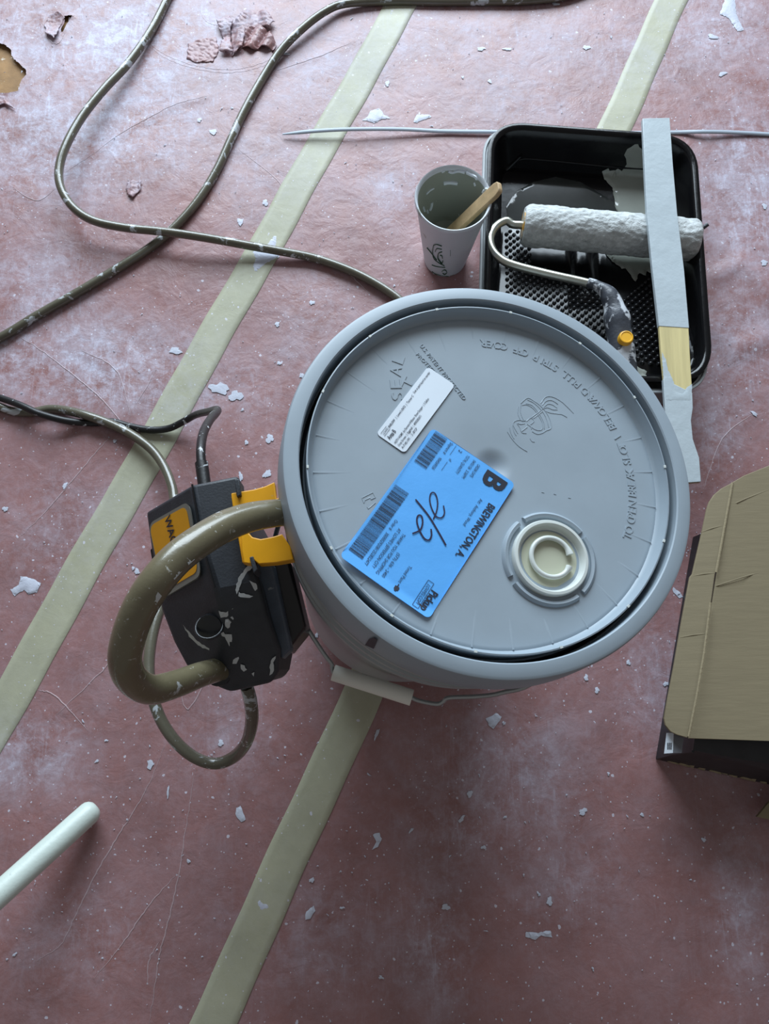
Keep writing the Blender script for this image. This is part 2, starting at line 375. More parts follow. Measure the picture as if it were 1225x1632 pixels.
def grid_obj(name, X, Y, Z, mat, holes=()):
    nr, nc = X.shape; idx = np.arange(nr * nc).reshape(nr, nc)
    if holes:
        X = X.copy(); Y = Y.copy()
        rem = set()
        for hp in holes:
            hx = [q[0] for q in hp]; hy = [q[1] for q in hp]
            for i in range(nr - 1):
                if Y[i, 0] < min(hy) - .02 or Y[i, 0] > max(hy) + .02: continue
                for j in range(nc - 1):
                    cx = (X[i, j] + X[i + 1, j + 1]) / 2; cy = (Y[i, j] + Y[i + 1, j + 1]) / 2
                    if min(hx) - .01 < cx < max(hx) + .01 and inpoly(cx, cy, hp): rem.add((i, j))
    else: rem = ()
    F4 = [(int(idx[i, j]), int(idx[i, j + 1]), int(idx[i + 1, j + 1]), int(idx[i + 1, j])) for i in range(nr - 1) for j in range(nc - 1) if (i, j) not in rem]
    me = bpy.data.meshes.new(name)
    # snap torn edge verts on to the outline
    if rem:
        cnt = {}
        for (i, j) in rem:
            for q in ((i, j), (i, j + 1), (i + 1, j + 1), (i + 1, j)): cnt[q] = cnt.get(q, 0) + 1
        for (i, j), c in cnt.items():
            if c < 4:
                best = None; x, y = X[i, j], Y[i, j]
                for hp in holes:
                    for k in range(len(hp)):
                        a = np.array(hp[k]); b = np.array(hp[(k + 1) % len(hp)]); ab = b - a; t = min(1, max(0, ((x - a[0]) * ab[0] + (y - a[1]) * ab[1]) / (ab @ ab + 1e-12))); p = a + t * ab
                        d = math.hypot(p[0] - x, p[1] - y)
                        if best is None or d < best[0]: best = (d, p)
                if best[0] < .006: X[i, j], Y[i, j] = best[1] + np.array([random.uniform(-.0008, .0008), random.uniform(-.0008, .0008)]); Z[i, j] += .001
    V = np.stack([X.ravel(), Y.ravel(), Z.ravel()], -1)
    me.from_pydata(V.tolist(), [], F4); me.materials.append(mat); me.polygons.foreach_set('use_smooth', [True] * len(me.polygons))
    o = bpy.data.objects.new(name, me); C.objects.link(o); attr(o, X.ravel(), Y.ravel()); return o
ys = np.array(rows); ax = np.array([seam_x(seamA, y) for y in ys]); bx = np.array([seam_x(seamB, y) for y in ys])
co1 = np.concatenate([np.arange(-2.2, -1.0, .06), np.arange(-1.0, 0.0001, .0055)]); co3 = np.concatenate([np.arange(0, .95, .0055), np.arange(.95, 2.2, .06)])
X1 = ax[:, None] + co1[None]; Y1 = np.repeat(ys[:, None], len(co1), 1)
s2 = np.linspace(0, 1, 84); X2 = ax[:, None] + (bx - ax)[:, None] * s2[None]; Y2 = np.repeat(ys[:, None], len(s2), 1)
X3 = bx[:, None] + co3[None]; Y3 = np.repeat(ys[:, None], len(co3), 1)
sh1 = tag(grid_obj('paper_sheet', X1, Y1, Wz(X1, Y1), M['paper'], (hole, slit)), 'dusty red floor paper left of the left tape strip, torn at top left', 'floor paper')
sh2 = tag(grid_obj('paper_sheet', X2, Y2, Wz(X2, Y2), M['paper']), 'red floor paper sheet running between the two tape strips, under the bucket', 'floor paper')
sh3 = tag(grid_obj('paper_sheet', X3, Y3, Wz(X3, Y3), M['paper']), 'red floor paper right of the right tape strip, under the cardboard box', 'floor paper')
for o_ in (sh1, sh2, sh3): o_['group'] = 'red floor paper sheets'
def tape(seam, label, seed):
    rr = np.random.RandomState(seed); cs = np.array([-.024, -.0235, -.016, -.008, 0, .008, .016, .0235, .024]); X = []; Y = []; Z = []
    sl = (seam[0] - seam[-1]); sl = sl / np.linalg.norm(sl); nn = np.array([sl[1], -sl[0]])
    for y in ys:
        x = seam_x(seam, y); wob = .0008 * math.sin(y * 21 + seed) + .0005 * math.sin(y * 57 + seed)
        for c in [cs]:
            X.append(x + nn[0] * (c + wob)); Y.append(y + nn[1] * (c + wob))
    X = np.array(X); Y = np.array(Y); Z = Wz(X, Y) + .0011; Z[:, 0] -= .0008; Z[:, -1] -= .0008
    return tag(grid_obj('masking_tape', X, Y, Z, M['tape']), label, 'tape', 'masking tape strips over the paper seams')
tape(seamA, 'cream masking tape strip crossing from top centre to the left edge, under the hoses', 1)
tape(seamB, 'cream masking tape strip running beneath the tray and bucket to the bottom edge', 2)

# fine creases pressed into the paper, and the worn double ring left by a bucket base
g = G(); rc = random.Random(11)
rings_px = [[(560 / 2.552 + k, 0), (222 + k, 40), (238, 72 - k), (262, 92 - k), (295, 106 - k), (330, 114 - k), (365, 117 - k), (400, 112 - k), (432, 100 - k), (456, 80 - k), (474, 40), (480 - k, 0)] for k in (0, 5)] + [[(318, 0), (320, 20), (330, 36), (350, 42), (368, 30), (374, 0)]]
for pl, wd, hh in [([P(a, b) for a, b in pl], .0008, .0004) for pl, am, wd_ in creases if wd_ < .01] + [([P(a, b) for a, b in pl], .0007, .00025) for pl in rings_px]:
    q = catmull(pl, 10); q = [(p[0] + rc.uniform(-.0007, .0007), p[1] + rc.uniform(-.0007, .0007)) for p in q]; m = len(q)
    g.tube([(x, y, wz(x, y) + .0001) for x, y in q], lambda t: wd * (.15 + .85 * math.sin(PI * min(1, max(0, t)))), 6, flat=hh / wd)
cr_ = obj('paper_creases', g, M['paper'], fl, 70, fix=False); cr_['kind'] = 'stuff'
Vc = np.array([v.co[:] for v in cr_.data.vertices]); 
for nm, val in (('dust_sheen', dust_sheen_at(Vc[:, 0], Vc[:, 1])), ('crease', np.full(len(Vc), .5))): a_ = cr_.data.attributes.new(nm, 'FLOAT', 'POINT'); a_.data.foreach_set('value', val.astype(np.float32))
# torn and curled bits of paper
def flap(name, pts, lift, parent, seed, mat='torn'):
    """a torn scrap: px outline; lift = function(px u, v) -> height"""
    poly = [P(u, v)[:2] for u, v in pts]
    v, f = tess(poly, wz, .0022, .001, rag=.0024, seed=seed); vv = []
    for p in v:
        u, q = Qn(p[0], p[1], 0); vv.append((p[0] + .0015 * noise.noise(Vector((p[0] * 160, p[1] * 160, seed + 9))), p[1], p[2] + .6 * max(0, lift(u, q)) + .0022 * abs(noise.noise(Vector((p[0] * 130, p[1] * 130, seed))))))
    gg = G(); gg.add(vv, f); o = obj(name, gg, M['paper'], parent, 60); nv = len(o.data.vertices); a1 = o.data.attributes.new('dust_sheen', 'FLOAT', 'POINT'); a1.data.foreach_set('value', np.full(nv, .75 if mat == 'torn' else .25, np.float32)); s = o.modifiers.new('t', 'SOLIDIFY'); s.thickness = .0003; return o
flap('torn_patch', [(300, 72), (322, 64), (345, 62), (350, 84), (340, 100), (312, 102), (298, 96)], lambda u, v: 0, sh1, 1, 'tornin')
flap('torn_flap', [(346, 40), (366, 28), (372, 40), (368, 60), (372, 90), (350, 88), (356, 66)], lambda u, v: .010 * abs(math.sin((v - 28) * .09)), sh1, 2)
flap('torn_flap', [(368, 44), (392, 22), (420, 20), (438, 40), (430, 50), (412, 45), (392, 56), (388, 82), (370, 92)], lambda u, v: .006 + .006 * math.sin(u * .15), sh1, 3)
flap('torn_flap', [(392, 52), (412, 44), (430, 56), (441, 74), (436, 84), (418, 80), (402, 84), (388, 78)], lambda u, v: .012 * abs(math.sin((u + v * .6) * .13)), sh1, 4, 'tornin')
flap('torn_flap', [(80, 28), (96, 22), (104, 30), (94, 52), (90, 68), (76, 60), (72, 42)], lambda u, v: .004 + .004 * math.sin(v * .12), sh1, 5)
flap('torn_flap', [(202, 294), (214, 290), (227, 292), (224, 306), (212, 318), (203, 312)], lambda u, v: .005 * abs(math.sin((u - 200) * .16)), sh1, 6)
flap('torn_flap', [(-20, 152), (10, 158), (26, 178), (8, 170), (-20, 176)], lambda u, v: .004, sh1, 8)

# dried paint splats lying on paper and tape (uncountable spatter)
g = G()
def splat(poly, lift=.0016, rag=.0012, seed=0):
    v, f = tess(poly, wz, .006, lift, rag=rag, seed=seed); g.add(v, f)
def blob(u, v, a, b, rot, seed, lob=.35):
    rnd = random.Random(seed); c = P(u, v); s = (CAMH - 0) / math.cos(TH) / F; pl = []
    ph = [rnd.uniform(0, 6.28) for _ in range(4)]
    for k in range(18):
        t = 2 * PI * k / 18; r = 1 + lob * math.sin(2 * t + ph[3]) * .5 + lob * math.sin(3 * t + ph[0]) * .5 + lob * math.sin(5 * t + ph[1]) * .4 + lob * .3 * math.sin(8 * t + ph[2])
        x = a * r * math.cos(t) * s; y = b * r * math.sin(t) * s; cr, sr = math.cos(R(rot)), math.sin(R(rot)); pl.append((c[0] + x * cr - y * sr, c[1] + x * sr + y * cr))
    vv = [(c[0], c[1], wz(c[0], c[1]) + .0014)] + [(x, y, wz(x, y) + .0009) for x, y in pl]
    g.add(vv, [(0, 1 + k, 1 + (k + 1) % 18) for k in range(18)])
splat([P(*q)[:2] for q in [(436, 374), (444, 378), (441, 398), (446, 410), (430, 420), (408, 436), (401, 430), (405, 412), (400, 402), (424, 392)]], seed=1)
splat([P(*q)[:2] for q in [(590, 178), (604, 174), (612, 184), (622, 190), (608, 192), (596, 198), (584, 194), (576, 193), (586, 187)]], seed=2)
splat([P(*q)[:2] for q in [(664, 184), (684, 184), (687, 188), (676, 192), (664, 197), (658, 196)]], seed=3)
splat([P(*q)[:2] for q in [(34, 918), (52, 922), (66, 930), (60, 944), (46, 948), (40, 940), (24, 950), (18, 940), (32, 932)]], seed=4)
splat([P(*q)[:2] for q in [(1154, 0), (1170, 0), (1172, 24), (1184, 50), (1174, 52), (1160, 30), (1146, 24)]], seed=5)
splat([P(*q)[:2] for q in [(376, 1288), (384, 1284), (388, 1296), (392, 1306), (384, 1310), (376, 1300)]], seed=6)
splat([P(*q)[:2] for q in [(838, 1484), (858, 1486), (876, 1482), (880, 1494), (862, 1490), (852, 1498), (836, 1492)]], seed=7)
splat([P(*q)[:2] for q in [(774, 1146), (790, 1136), (800, 1142), (794, 1152), (786, 1162), (780, 1158)]], seed=8)
splat([P(*q)[:2] for q in [(594, 1330), (604, 1326), (608, 1336), (602, 1350), (592, 1354), (600, 1342)]], seed=9)
splat([P(*q)[:2] for q in [(488, 1452), (500, 1442), (502, 1450), (494, 1464), (486, 1466)]], seed=10)
splat([P(*q)[:2] for q in [(410, 1430), (422, 1436), (432, 1440), (428, 1450), (416, 1452), (408, 1442)]], seed=11)
splat([P(*q)[:2] for q in [(1072, 936), (1082, 944), (1088, 952), (1082, 954), (1070, 942)]], seed=12)
rn = random.Random(5)
for (u, v, a, b, r) in [(766, 80, 9, 5, 0), (808, 80, 9, 4, 0), (934, 77, 8, 6, 20), (617, 135, 5, 7, -20), (780, 131, 4, 5, 0), (737, 125, 3, 3, 0), (455, 88, 8, 4, 0), (340, 212, 9, 6, 0), (318, 193, 5, 5, 0), (423, 325, 6, 7, 0), (383, 355, 8, 6, -50),
        (482, 600, 6, 5, 0), (442, 518, 5, 5, 0), (393, 706, 4, 4, 0), (384, 760, 4, 8, 10), (426, 756, 6, 9, -30), (430, 700, 8, 8, -40), (445, 580, 4, 4, 0), (497, 483, 5, 5, 0), (219, 911, 5, 5, 0), (213, 906, 3, 3, 0),
        (184, 704, 4, 3, -40), (10, 812, 5, 5, 0), (105, 775, 6, 4, 60), (382, 1185, 3, 2, 0), (352, 1184, 5, 5, 0), (268, 1262, 2, 9, 0), (240, 1218, 6, 7, 0), (301, 1372, 3, 3, 0), (25, 1520, 4, 2, 30), (155, 1213, 4, 2, 20), (497, 1402, 5, 3, 40),
        (545, 1446, 4, 2, 0), (928, 1293, 7, 5, 20), (804, 1302, 3, 2, 0), (655, 1323, 5, 2, 40), (735, 1305, 7, 3, 45), (748, 1265, 5, 5, -30), (875, 1436, 5, 6, 0), (710, 1445, 6, 5, 0), (770, 1350, 4, 3, 0), (1120, 1338, 4, 3, 0), (1022, 1298, 3, 3, 0),
        (600, 1170, 3, 9, -20), (1150, 120, 12, 4, 30), (1135, 60, 14, 5, -20), (885, 8, 9, 4, 0), (1216, 420, 7, 6, 0), (1217, 330, 4, 8, 0), (1060, 1090, 5, 4, 0), (1000, 1056, 4, 4, 0), (950, 1100, 4, 5, 10), (933, 1080, 4, 5, 0), (1035, 960, 3, 3, 0),
        (1200, 660, 3, 8, 50), (505, 1012, 3, 5, 0), (170, 1180, 3, 2, 0), (560, 700, 4, 4, 0), (280, 560, 12, 7, 0), (350, 620, 18, 12, -20), (376, 632, 14, 10, 30)]:
    blob(u, v, a * .85, b * .85, r, int(u * 7 + v), .32)
for k in range(700):
    u = rn.uniform(0, 1225); v = 1632 * rn.uniform(0, 1) ** 1.25; s = rn.uniform(.5, 1.3) * (2.0 if rn.random() < .10 else 1); blob(u, v, s * 1.3, s * rn.uniform(.35, 1), rn.uniform(0, 180), k, .55)
sp = obj('dried_paint_spatter', g, M['dry'], fl, fix=False); sp['kind'] = 'stuff'

# ---------------------------------------------------------------- bucket
# the bucket stands a little tipped; it is built upright in its own frame, then placed
LN = Vector((.192 * .93, .0993 * .93, 1)).normalized(); LQ = Vector((0, 0, 1)).rotation_difference(LN); LR = np.array(LQ.to_matrix())
LO = np.array([.0826, .1713, .4006]) - np.array(LN) * .375
BC = np.array([0., 0.])
def PL(u, v, z):
    d = ray(u, v); n = np.array(LN); t = (z - n @ (np.array([0, 0, CAMH]) - LO)) / (n @ d)
    return LR.T @ (np.array([0, 0, CAMH]) + d * t - LO)
def toL(p): return LR.T @ (np.array(p) - LO)
def hitL(u, v, inside, z1, z0):
    for k in range(400):
        p = PL(u, v, z1 + (z0 - z1) * k / 400)
        if inside(p): return p
    return p
bk = thing('paint_bucket', 'large round grey plastic paint bucket with closed lid and blue pickup label', 'bucket', (0, 0, 0))
bc = (0, 0, 0)
g = G(); g.lathe([(0, -.004), (.109, -.004), (.1130, -.0035), (.1140, .004), (.1415, .250), (.1445, .256), (.1500, .259), (.1500, .264), (.1455, .267), (.1465, .284), (.1530, .288), (.1530, .293), (.1475, .296), (.1478, .308), (.1545, .312), (.1545, .317), (.149, .320), (.149, .352), (.1445, .354), (.1440, .30), (.108, .01), (0, .008)], bc, 128)
obj('bucket_body', g, M['bucket'], bk, 30)
ZR = .375; ZD = .3615
g = G(); g.lathe([(.1385, .350), (.1398, .352), (.1402, ZR - .0025), (.1392, ZR - .0022), (.1374, .3645), (.1360, .3622), (.1350, ZD)], bc, 160)
g.lathe([(.1398, .351), (.1412, .350), (.1442, .350), (.1450, .352), (.1453, ZR - .001), (.1462, ZR), (.1545, ZR), (.1566, ZR - .001), (.1578, ZR - .004), (.1588, .352), (.1592, .3405), (.1585, .3392), (.1565, .341), (.1552, .3680), (.150, .3700)], bc, 160)
dc = PL(786, 742, ZD)
def zdeck(x, y):
    d = math.hypot(x - dc[0], y - dc[1]); z = ZD - .0006 * math.cos(math.hypot(x - BC[0], y - BC[1]) / .135 * PI)
    if d < .019: z -= .0034 * (.5 + .5 * math.cos(PI * d / .0165)) if d < .0165 else 0
    z -= .0012 * math.exp(-(d / .028) ** 2)
    return z
sc_c = PL(874.5, 891, ZD)
v = [(BC[0], BC[1], zdeck(*BC))]; f = []; NR, NA = 90, 200
for i in range(1, NR + 1):
    r = .1352 * i / NR
    for k in range(NA):
        a = 2 * PI * k / NA; x = BC[0] + r * math.cos(a); y = BC[1] + r * math.sin(a); v.append((x, y, zdeck(x, y) if i < NR else ZD))
f = [(0, 1 + k, 1 + (k + 1) % NA) for k in range(NA)]
for i in range(NR - 1):
    for k in range(NA): f.append((1 + i * NA + k, 1 + (i + 1) * NA + k, 1 + (i + 1) * NA + (k + 1) % NA, 1 + i * NA + (k + 1) % NA))
g.add(v, f)
lid = obj('lid', g, M['lid'], bk, 40)
g = G(); g.lathe([(.1412, .3506), (.1425, .3522), (.1442, .3506)], bc, 128); tag(obj('lid_seal', g, M['gasket'], lid), 'black seal in the groove of the lid')
def bx_(a, r, z): return np.array([BC[0] + r * math.cos(a), BC[1] + r * math.sin(a), z])
for k in range(28):
    a = 2 * PI * (k + .3) / 28; L0 = .110 + .006 * math.sin(k * 2.1)
    g = G(); p0 = bx_(a, L0, zdeck(*bx_(a, L0, 0)[:2]) - .0004); p1 = bx_(a, .1345, ZD - .0001); n = np.array([-math.sin(a), math.cos(a), 0]) * .0013; m = np.array([0, 0, .0014])
    g.add([p0 - n, p0 + n, p1 - n, p1 + n, p0 + m * .4 + (p1 - p0) * .1, p1 + m], [(0, 4, 5, 2), (1, 3, 5, 4), (0, 1, 4), (2, 5, 3)]); obj('lid_rib', g, M['lid'], lid, 80)
# little snags on the inner lip, slot in the skirt
for k in range(14):
    a = 2 * PI * (k + .15) / 14; g = G(); p = bx_(a, .1394, ZR - .0022); g.box(p, (.0016, .0022, .0012), a); obj('lip_nick', g, M['cap'], lid)
def inskirt(p): return math.hypot(p[0] - BC[0], p[1] - BC[1]) < .1590 - .0006 * (p[2] - .34) / .03 if p[2] > .3392 else False
sl = [hitL(u, v, inskirt, .372, .34) for u, v in [(588, 1018), (596, 1015), (602, 1019), (596, 1033), (582, 1027)]]
g = G(); cen = np.array([BC[0], BC[1], 0]); g.add([p + (p - cen) * np.array([1, 1, 0]) * .004 for p in sl], [tuple(range(5))]); tag(obj('skirt_slot', g, M['ink'], lid), 'small dark slot in the lid skirt')
# embossed lettering and pictogram
def emboss_text(gg, s, org, ang, h, width=None, bold=.0, zoff=.0003):
    V, Fc, wd = text2d(s, h, width, bold); ca, sa = math.cos(ang), math.sin(ang)
    X = org[0] + V[:, 0] * ca - V[:, 1] * sa; Y = org[1] + V[:, 0] * sa + V[:, 1] * ca
    top = [(X[i], Y[i], zdeck(X[i], Y[i]) + .0005) for i in range(len(X))]
    n = len(top); bot = [(p[0], p[1], p[2] - .0012) for p in top]; ed = {}
    for q in Fc:
        for i in range(len(q)):
            a, b = q[i], q[(i + 1) % len(q)]
            if (b, a) in ed: del ed[(b, a)]
            else: ed[(a, b)] = 1
    gg.add(top + bot, list(Fc) + [(a, a + n, b + n, b) for a, b in ed]); return wd
gl = G()
s = 'TO OPEN BREAK SLOT \\ BELOW AND PULL STRIP OFF COVER'
pa = PL(1003, 862, ZD); pb = PL(774, 543, ZD)
ra = math.hypot(pa[0] - BC[0], pa[1] - BC[1]); a0 = math.atan2(pa[1] - BC[1], pa[0] - BC[0]); a1 = math.atan2(pb[1] - BC[1], pb[0] - BC[0]); rb = math.hypot(pb[0] - BC[0], pb[1] - BC[1])
for i, ch in enumerate(s):
    if ch == ' ': continue
    t = i / (len(s) - 1); a = a0 + (a1 - a0) * t; r = ra + (rb - ra) * t; p = bx_(a, r, 0); emboss_text(gl, ch, p, a + PI / 2, .0068, None, .012)
def px_text(gg, s, p0, p1, h, bold=0):
    A = PL(*p0, ZD); B_ = PL(*p1, ZD); emboss_text(gg, s, A, math.atan2(B_[1] - A[1], B_[0] - A[0]), h, float(np.linalg.norm(B_ - A)), bold)
obj('embossed_lettering', gl, M['lid'], lid, 50); gl = G()
px_text(gl, 'S', (643, 637), (640, 624), .0095); px_text(gl, 'E', (640, 619), (638, 605), .0095); px_text(gl, 'A', (638, 601), (640, 586), .0095); px_text(gl, 'L', (641, 582), (645, 570), .0095)
px_text(gl, 'T', (652, 622), (660, 606), .008)
obj('embossed_lettering', gl, M['lid'], lid, 50); gl = G()
px_text(gl, 'PROTECTED', (662, 566), (700, 606), .0032); px_text(gl, 'U.S. PATENT PROTECTED', (668, 552), (738, 638), .0035)
obj('embossed_lettering', gl, M['lid'], lid, 50)
gp = G()
def em(pts, n=5, r=.00036):
    q = [PL(780 + a / 7.656, 600 + b / 7.656, ZD) for a, b in pts]; q = catmull(q, n); gp.tube([(p[0], p[1], zdeck(p[0], p[1])) for p in q], r, 6)
for pl in [[(350, 370), (345, 450), (380, 530), (420, 545)], [(380, 330), (460, 265), (540, 300), (620, 360), (690, 440), (740, 540), (748, 630), (690, 660), (640, 690), (580, 700), (520, 670)],
        [(380, 345), (375, 420), (400, 500), (430, 545)], [(395, 350), (450, 345), (530, 390), (590, 470), (640, 560), (640, 640), (590, 655), (530, 630), (480, 590)], [(440, 330), (520, 355), (600, 450), (660, 560), (665, 640)],
        [(460, 285), (540, 325), (630, 410), (690, 510), (720, 620)], [(450, 545), (505, 505), (540, 545), (500, 585)], [(510, 500), (620, 420)], [(535, 510), (640, 430)],
        [(620, 330), (680, 255), (760, 250), (860, 300), (940, 370), (1020, 450)], [(640, 350), (690, 300), (760, 295), (830, 340)], [(650, 390), (700, 340), (760, 345), (820, 385)], [(640, 400), (700, 380), (770, 405), (825, 405)],
        [(680, 420), (740, 445), (820, 455), (880, 465), (940, 500)], [(440, 540), (360, 530), (300, 550), (290, 590), (320, 650), (345, 690)], [(430, 570), (380, 580), (335, 570), (370, 620), (395, 680), (450, 690)],
        [(395, 665), (460, 615)], [(280, 590), (300, 670), (325, 715)], [(245, 620), (265, 690), (300, 755)], [(220, 670), (280, 760), (360, 845), (460, 912)], [(460, 580), (500, 610), (510, 640)], [(495, 755), (520, 790), (550, 795)]]:
    em(pl)
obj('embossed_pictogram', gp, M['lid'], lid, 60); gp = G()
for pl in [[(222, 490), (292, 455)], [(292, 455), (308, 487)], [(308, 487), (280, 500)], [(280, 500), (275, 487)], [(275, 487), (240, 505)], [(240, 505), (235, 522)], [(235, 522), (222, 490)], [(255, 545), (262, 558)], [(262, 558), (308, 520)]]:
    em([((520 + a / 3.95 - 780) * 7.656, (670 + b / 3.95 - 600) * 7.656) for a, b in pl], 3)
obj('embossed_arrow', gp, M['lid'], lid, 60)
for u, v in ((865, 784), (884, 787), (907, 793)): gp = G(); em([((u - 2 - 780) * 7.656, (v - 600) * 7.656), ((u + 2 - 780) * 7.656, (v + 1 - 600) * 7.656)], 3); obj('embossed_dash', gp, M['lid'], lid, 60)
# pouring spout and its guards
for a0, a1 in ((39, 121), (130, 205), (215, 304.5), (-46.5, 31)):
    g = G(); n = 20; prof = [(.0318, 0), (.0322, .0036), (.0345, .0044), (.0362, .0030), (.0368, 0)]; v = []
    for k in range(n + 1):
        a = R(a0 + (a1 - a0) * k / n)
        for r, z in prof: v.append((sc_c[0] + r * math.cos(a), sc_c[1] + r * math.sin(a), ZD - .0012 + z))
    m = len(prof); f = [(k * m + j, (k + 1) * m + j, (k + 1) * m + j + 1, k * m + j + 1) for k in range(n) for j in range(m - 1)] + [tuple(range(m)), tuple(n * m + j for j in range(m))]
    g.add(v, f); obj('spout_guard', g, M['lid'], lid, 40)
sc = tag(obj('spout_cap', G().lathe([(.0290, -.0012), (.0290, .0048), (.0282, .0060), (.0262, .0062), (.0254, .0054), (.0240, .0006), (.0225, -.0002), (.0205, -.0004), (0.0001, -.0004)], (sc_c[0], sc_c[1], ZD), 72), [M['cap']], bk, 40), 'cream white pour spout cap with a C-shaped pull ring')
g = G().lathe([(.0001, 0), (.0215, 0), (.0215, -.001)], (sc_c[0], sc_c[1], ZD + .0004), 48); obj('cap_membrane', g, M['cream'], sc)
g = G(); pts = [(sc_c[0] + .0012 - .0008 + .0152 * math.cos(R(a)), sc_c[1] + .0005 + .0150 * math.sin(R(a)), ZD + .0030) for a in range(10, 336, 6)]
g.tube(pts, lambda t: .0019 + .0010 * math.exp(-(t / .05) ** 2) + .0008 * math.exp(-((t - 1) / .04) ** 2), 10); obj('pull_ring', g, M['cap'], sc, 60)
# bail
P = lambda u, v, z=0.: toL(P0(u, v, z))
pg0, pg1 = P(531, 1072, .20), P(656, 1112, .20)
ctr = (pg0 + pg1) / 2; d = (ctr - np.array([BC[0], BC[1], ctr[2]])); ddir = d[:2] / np.linalg.norm(d[:2]); pdir = np.array([-ddir[1], ddir[0]])
gd = (pg1 - pg0) / np.linalg.norm(pg1 - pg0)
q = lambda u, v, z: P(u, v, z)
w1 = [bx_(math.atan2(pdir[1], pdir[0]) + PI if False else R(182), .150, .285), q(436, 868, .275), q(446, 905, .26), q(466, 960, .24), q(495, 1010, .225), q(518, 1045, .212), q(528, 1058, .205), q(529, 1066, .202), pg0]
w2 = [pg1, q(668, 1117, .20), q(695, 1122, .205), q(706, 1118, .208), q(716, 1112, .213), q(760, 1110, .225), q(800, 1104, .24), q(860, 1080, .262), bx_(R(-32), .150, .285)]
g = G(); g.tube(catmull(w1, 6) + [pg0 + (pg1 - pg0) * t for t in (.3, .6)] + catmull(w2, 6), .0021, 10); bail = obj('bail_handle', g, M['wire'], bk, 60)
g = G(); g.tube([pg0 + (pg1 - pg0) * t for t in (0, .02, .5, .98, 1)], .0078, 20); tag(obj('handle_grip', g, M['grip'], bail), 'off-white plastic grip on the wire bail')
for a in (R(182), R(-32)):
    g = G(); p = bx_(a, .146, .285); p2 = bx_(a, .156, .285); g.tube([p, p2], .007, 14); obj('bail_lug', g, M['bucket'], bk)

P = P0
# ---------------------------------------------------------------- labels on the lid
def frame(tl, tr, bl, z):
    A, B_, D = PL(*tl, z), PL(*tr, z), PL(*bl, z); X = (B_ - A); Lx = np.linalg.norm(X); X /= Lx; Y = (A - D); Ly = abs((A - D) @ np.array([-X[1], X[0], 0])); Yv = np.array([-X[1], X[0], 0.])
    return A, X, Yv, Lx, Ly
class Label:
    def __init__(s, tl, tr, bl, unit, z0=ZD, name='label', mat=None, label='', parent=bk, rad=.05, curl=0):
        s.A, s.X, s.Y, s.L, s.H = frame(tl, tr, bl, z0); s.k = s.L / unit; s.W = unit; s.hh = s.H / s.k; s.curl = curl
        r = rad * s.hh; pl = []
        for cx, cy, a0 in ((r, r, 180), (s.W - r, r, 270), (s.W - r, s.hh - r, 0), (r, s.hh - r, 90)):
            for k in range(6): a = R(a0 + 90 * k / 5); pl.append((cx + r * math.cos(a), cy + r * math.sin(a)))
        g = G(); pts = [s.at(x, y, 0) for x, y in pl]
        v, f = tess([p[:2] for p in pts], lambda x, y: s.z(x, y), .003, 0); g.add(v, f)
        n = len(pts); g.add([(p[0], p[1], s.z(p[0], p[1])) for p in pts] + [(p[0], p[1], s.z(p[0], p[1]) - .0004) for p in pts], [(i, (i + 1) % n, n + (i + 1) % n, n + i) for i in range(n)])
        s.o = tag(obj(name, g, mat, parent, 60, fix=False), label)
        s.g = G(); s.g2 = G()
    def z(s, x, y):
        d = math.hypot(x - dc[0], y - dc[1]); e = math.hypot(x - BC[0], y - BC[1])
        return ZD + .0011 + .0016 * math.exp(-((d - .0) / .03) ** 2) * 0 + .0004 * noise.noise(Vector((x * 28, y * 28, 3))) + (max(0, (e - .118)) * .25 if s.curl else 0)
    def at(s, x, y, dz=.00040):
        p = s.A + s.X * x * s.k - s.Y * y * s.k; return np.array([p[0], p[1], s.z(p[0], p[1]) + dz])
    def t(s, txt, x0, x1, y, h, bold=0, g=None, shear=0):
        V, Fc, _ = text2d(txt, h, x1 - x0, bold, shear=shear); (g or s.g).add([s.at(x0 + a[0], y + h / 2 - a[1]) for a in V], Fc)
    def r(s, x0, x1, y0, y1, g=None):
        n = max(1, int((x1 - x0) / 8)); v = []
        for i in range(n + 1): x = x0 + (x1 - x0) * i / n; v += [s.at(x, y0), s.at(x, y1)]
        (g or s.g).add(v, [(2 * i, 2 * i + 2, 2 * i + 3, 2 * i + 1) for i in range(n)])
    def done(s, nm='printed_text'):
        obj(nm, s.g, M['ink'], s.o, fix=False)
        if s.g2.v: obj('handwriting', s.g2, M['marker'], s.o, fix=False)
bl = Label((820, 772), (682, 988), (690, 681), 256, name='pickup_label', mat=M['blue'], label='bright blue rectangular pickup label with bold name and handwriting', rad=.05, curl=1)
bl.t('B', 6, 30, 27.6, 36, .035); bl.t('BREWINGTON, A.', 52, 153, 12, 12, .02); bl.t('Att:  Anthony, Wood', 54, 106, 30, 5.5)
bl.t('Pickup', 217, 250, 13, 12, .03); bl.t('LOWES.COM', 213, 247, 25.5, 5.5, .0, shear=.3)
for a in ((208, 252, 20.5, 21.2), (208, 252, 30.2, 30.9), (207.6, 208.3, 21, 30.4), (251.7, 252.4, 21, 30.4)): bl.r(*a)
bl.t('ORDER DATE', 8, 33, 62, 5.2); bl.t('04/01/26  2:36PM', 6, 42, 71, 5.2); bl.t('TOTAL QUANTITY', 5, 42, 83, 5.2); bl.t('2', 5, 9, 97, 6)
bl.t('Shipment #', 3, 26, 115, 5.5); bl.t('of', 27, 31, 102, 5); bl.r(2, 22, 107, 107.5); bl.r(34, 52, 104, 104.5); bl.t('904569058', 35, 58, 116, 5.2)
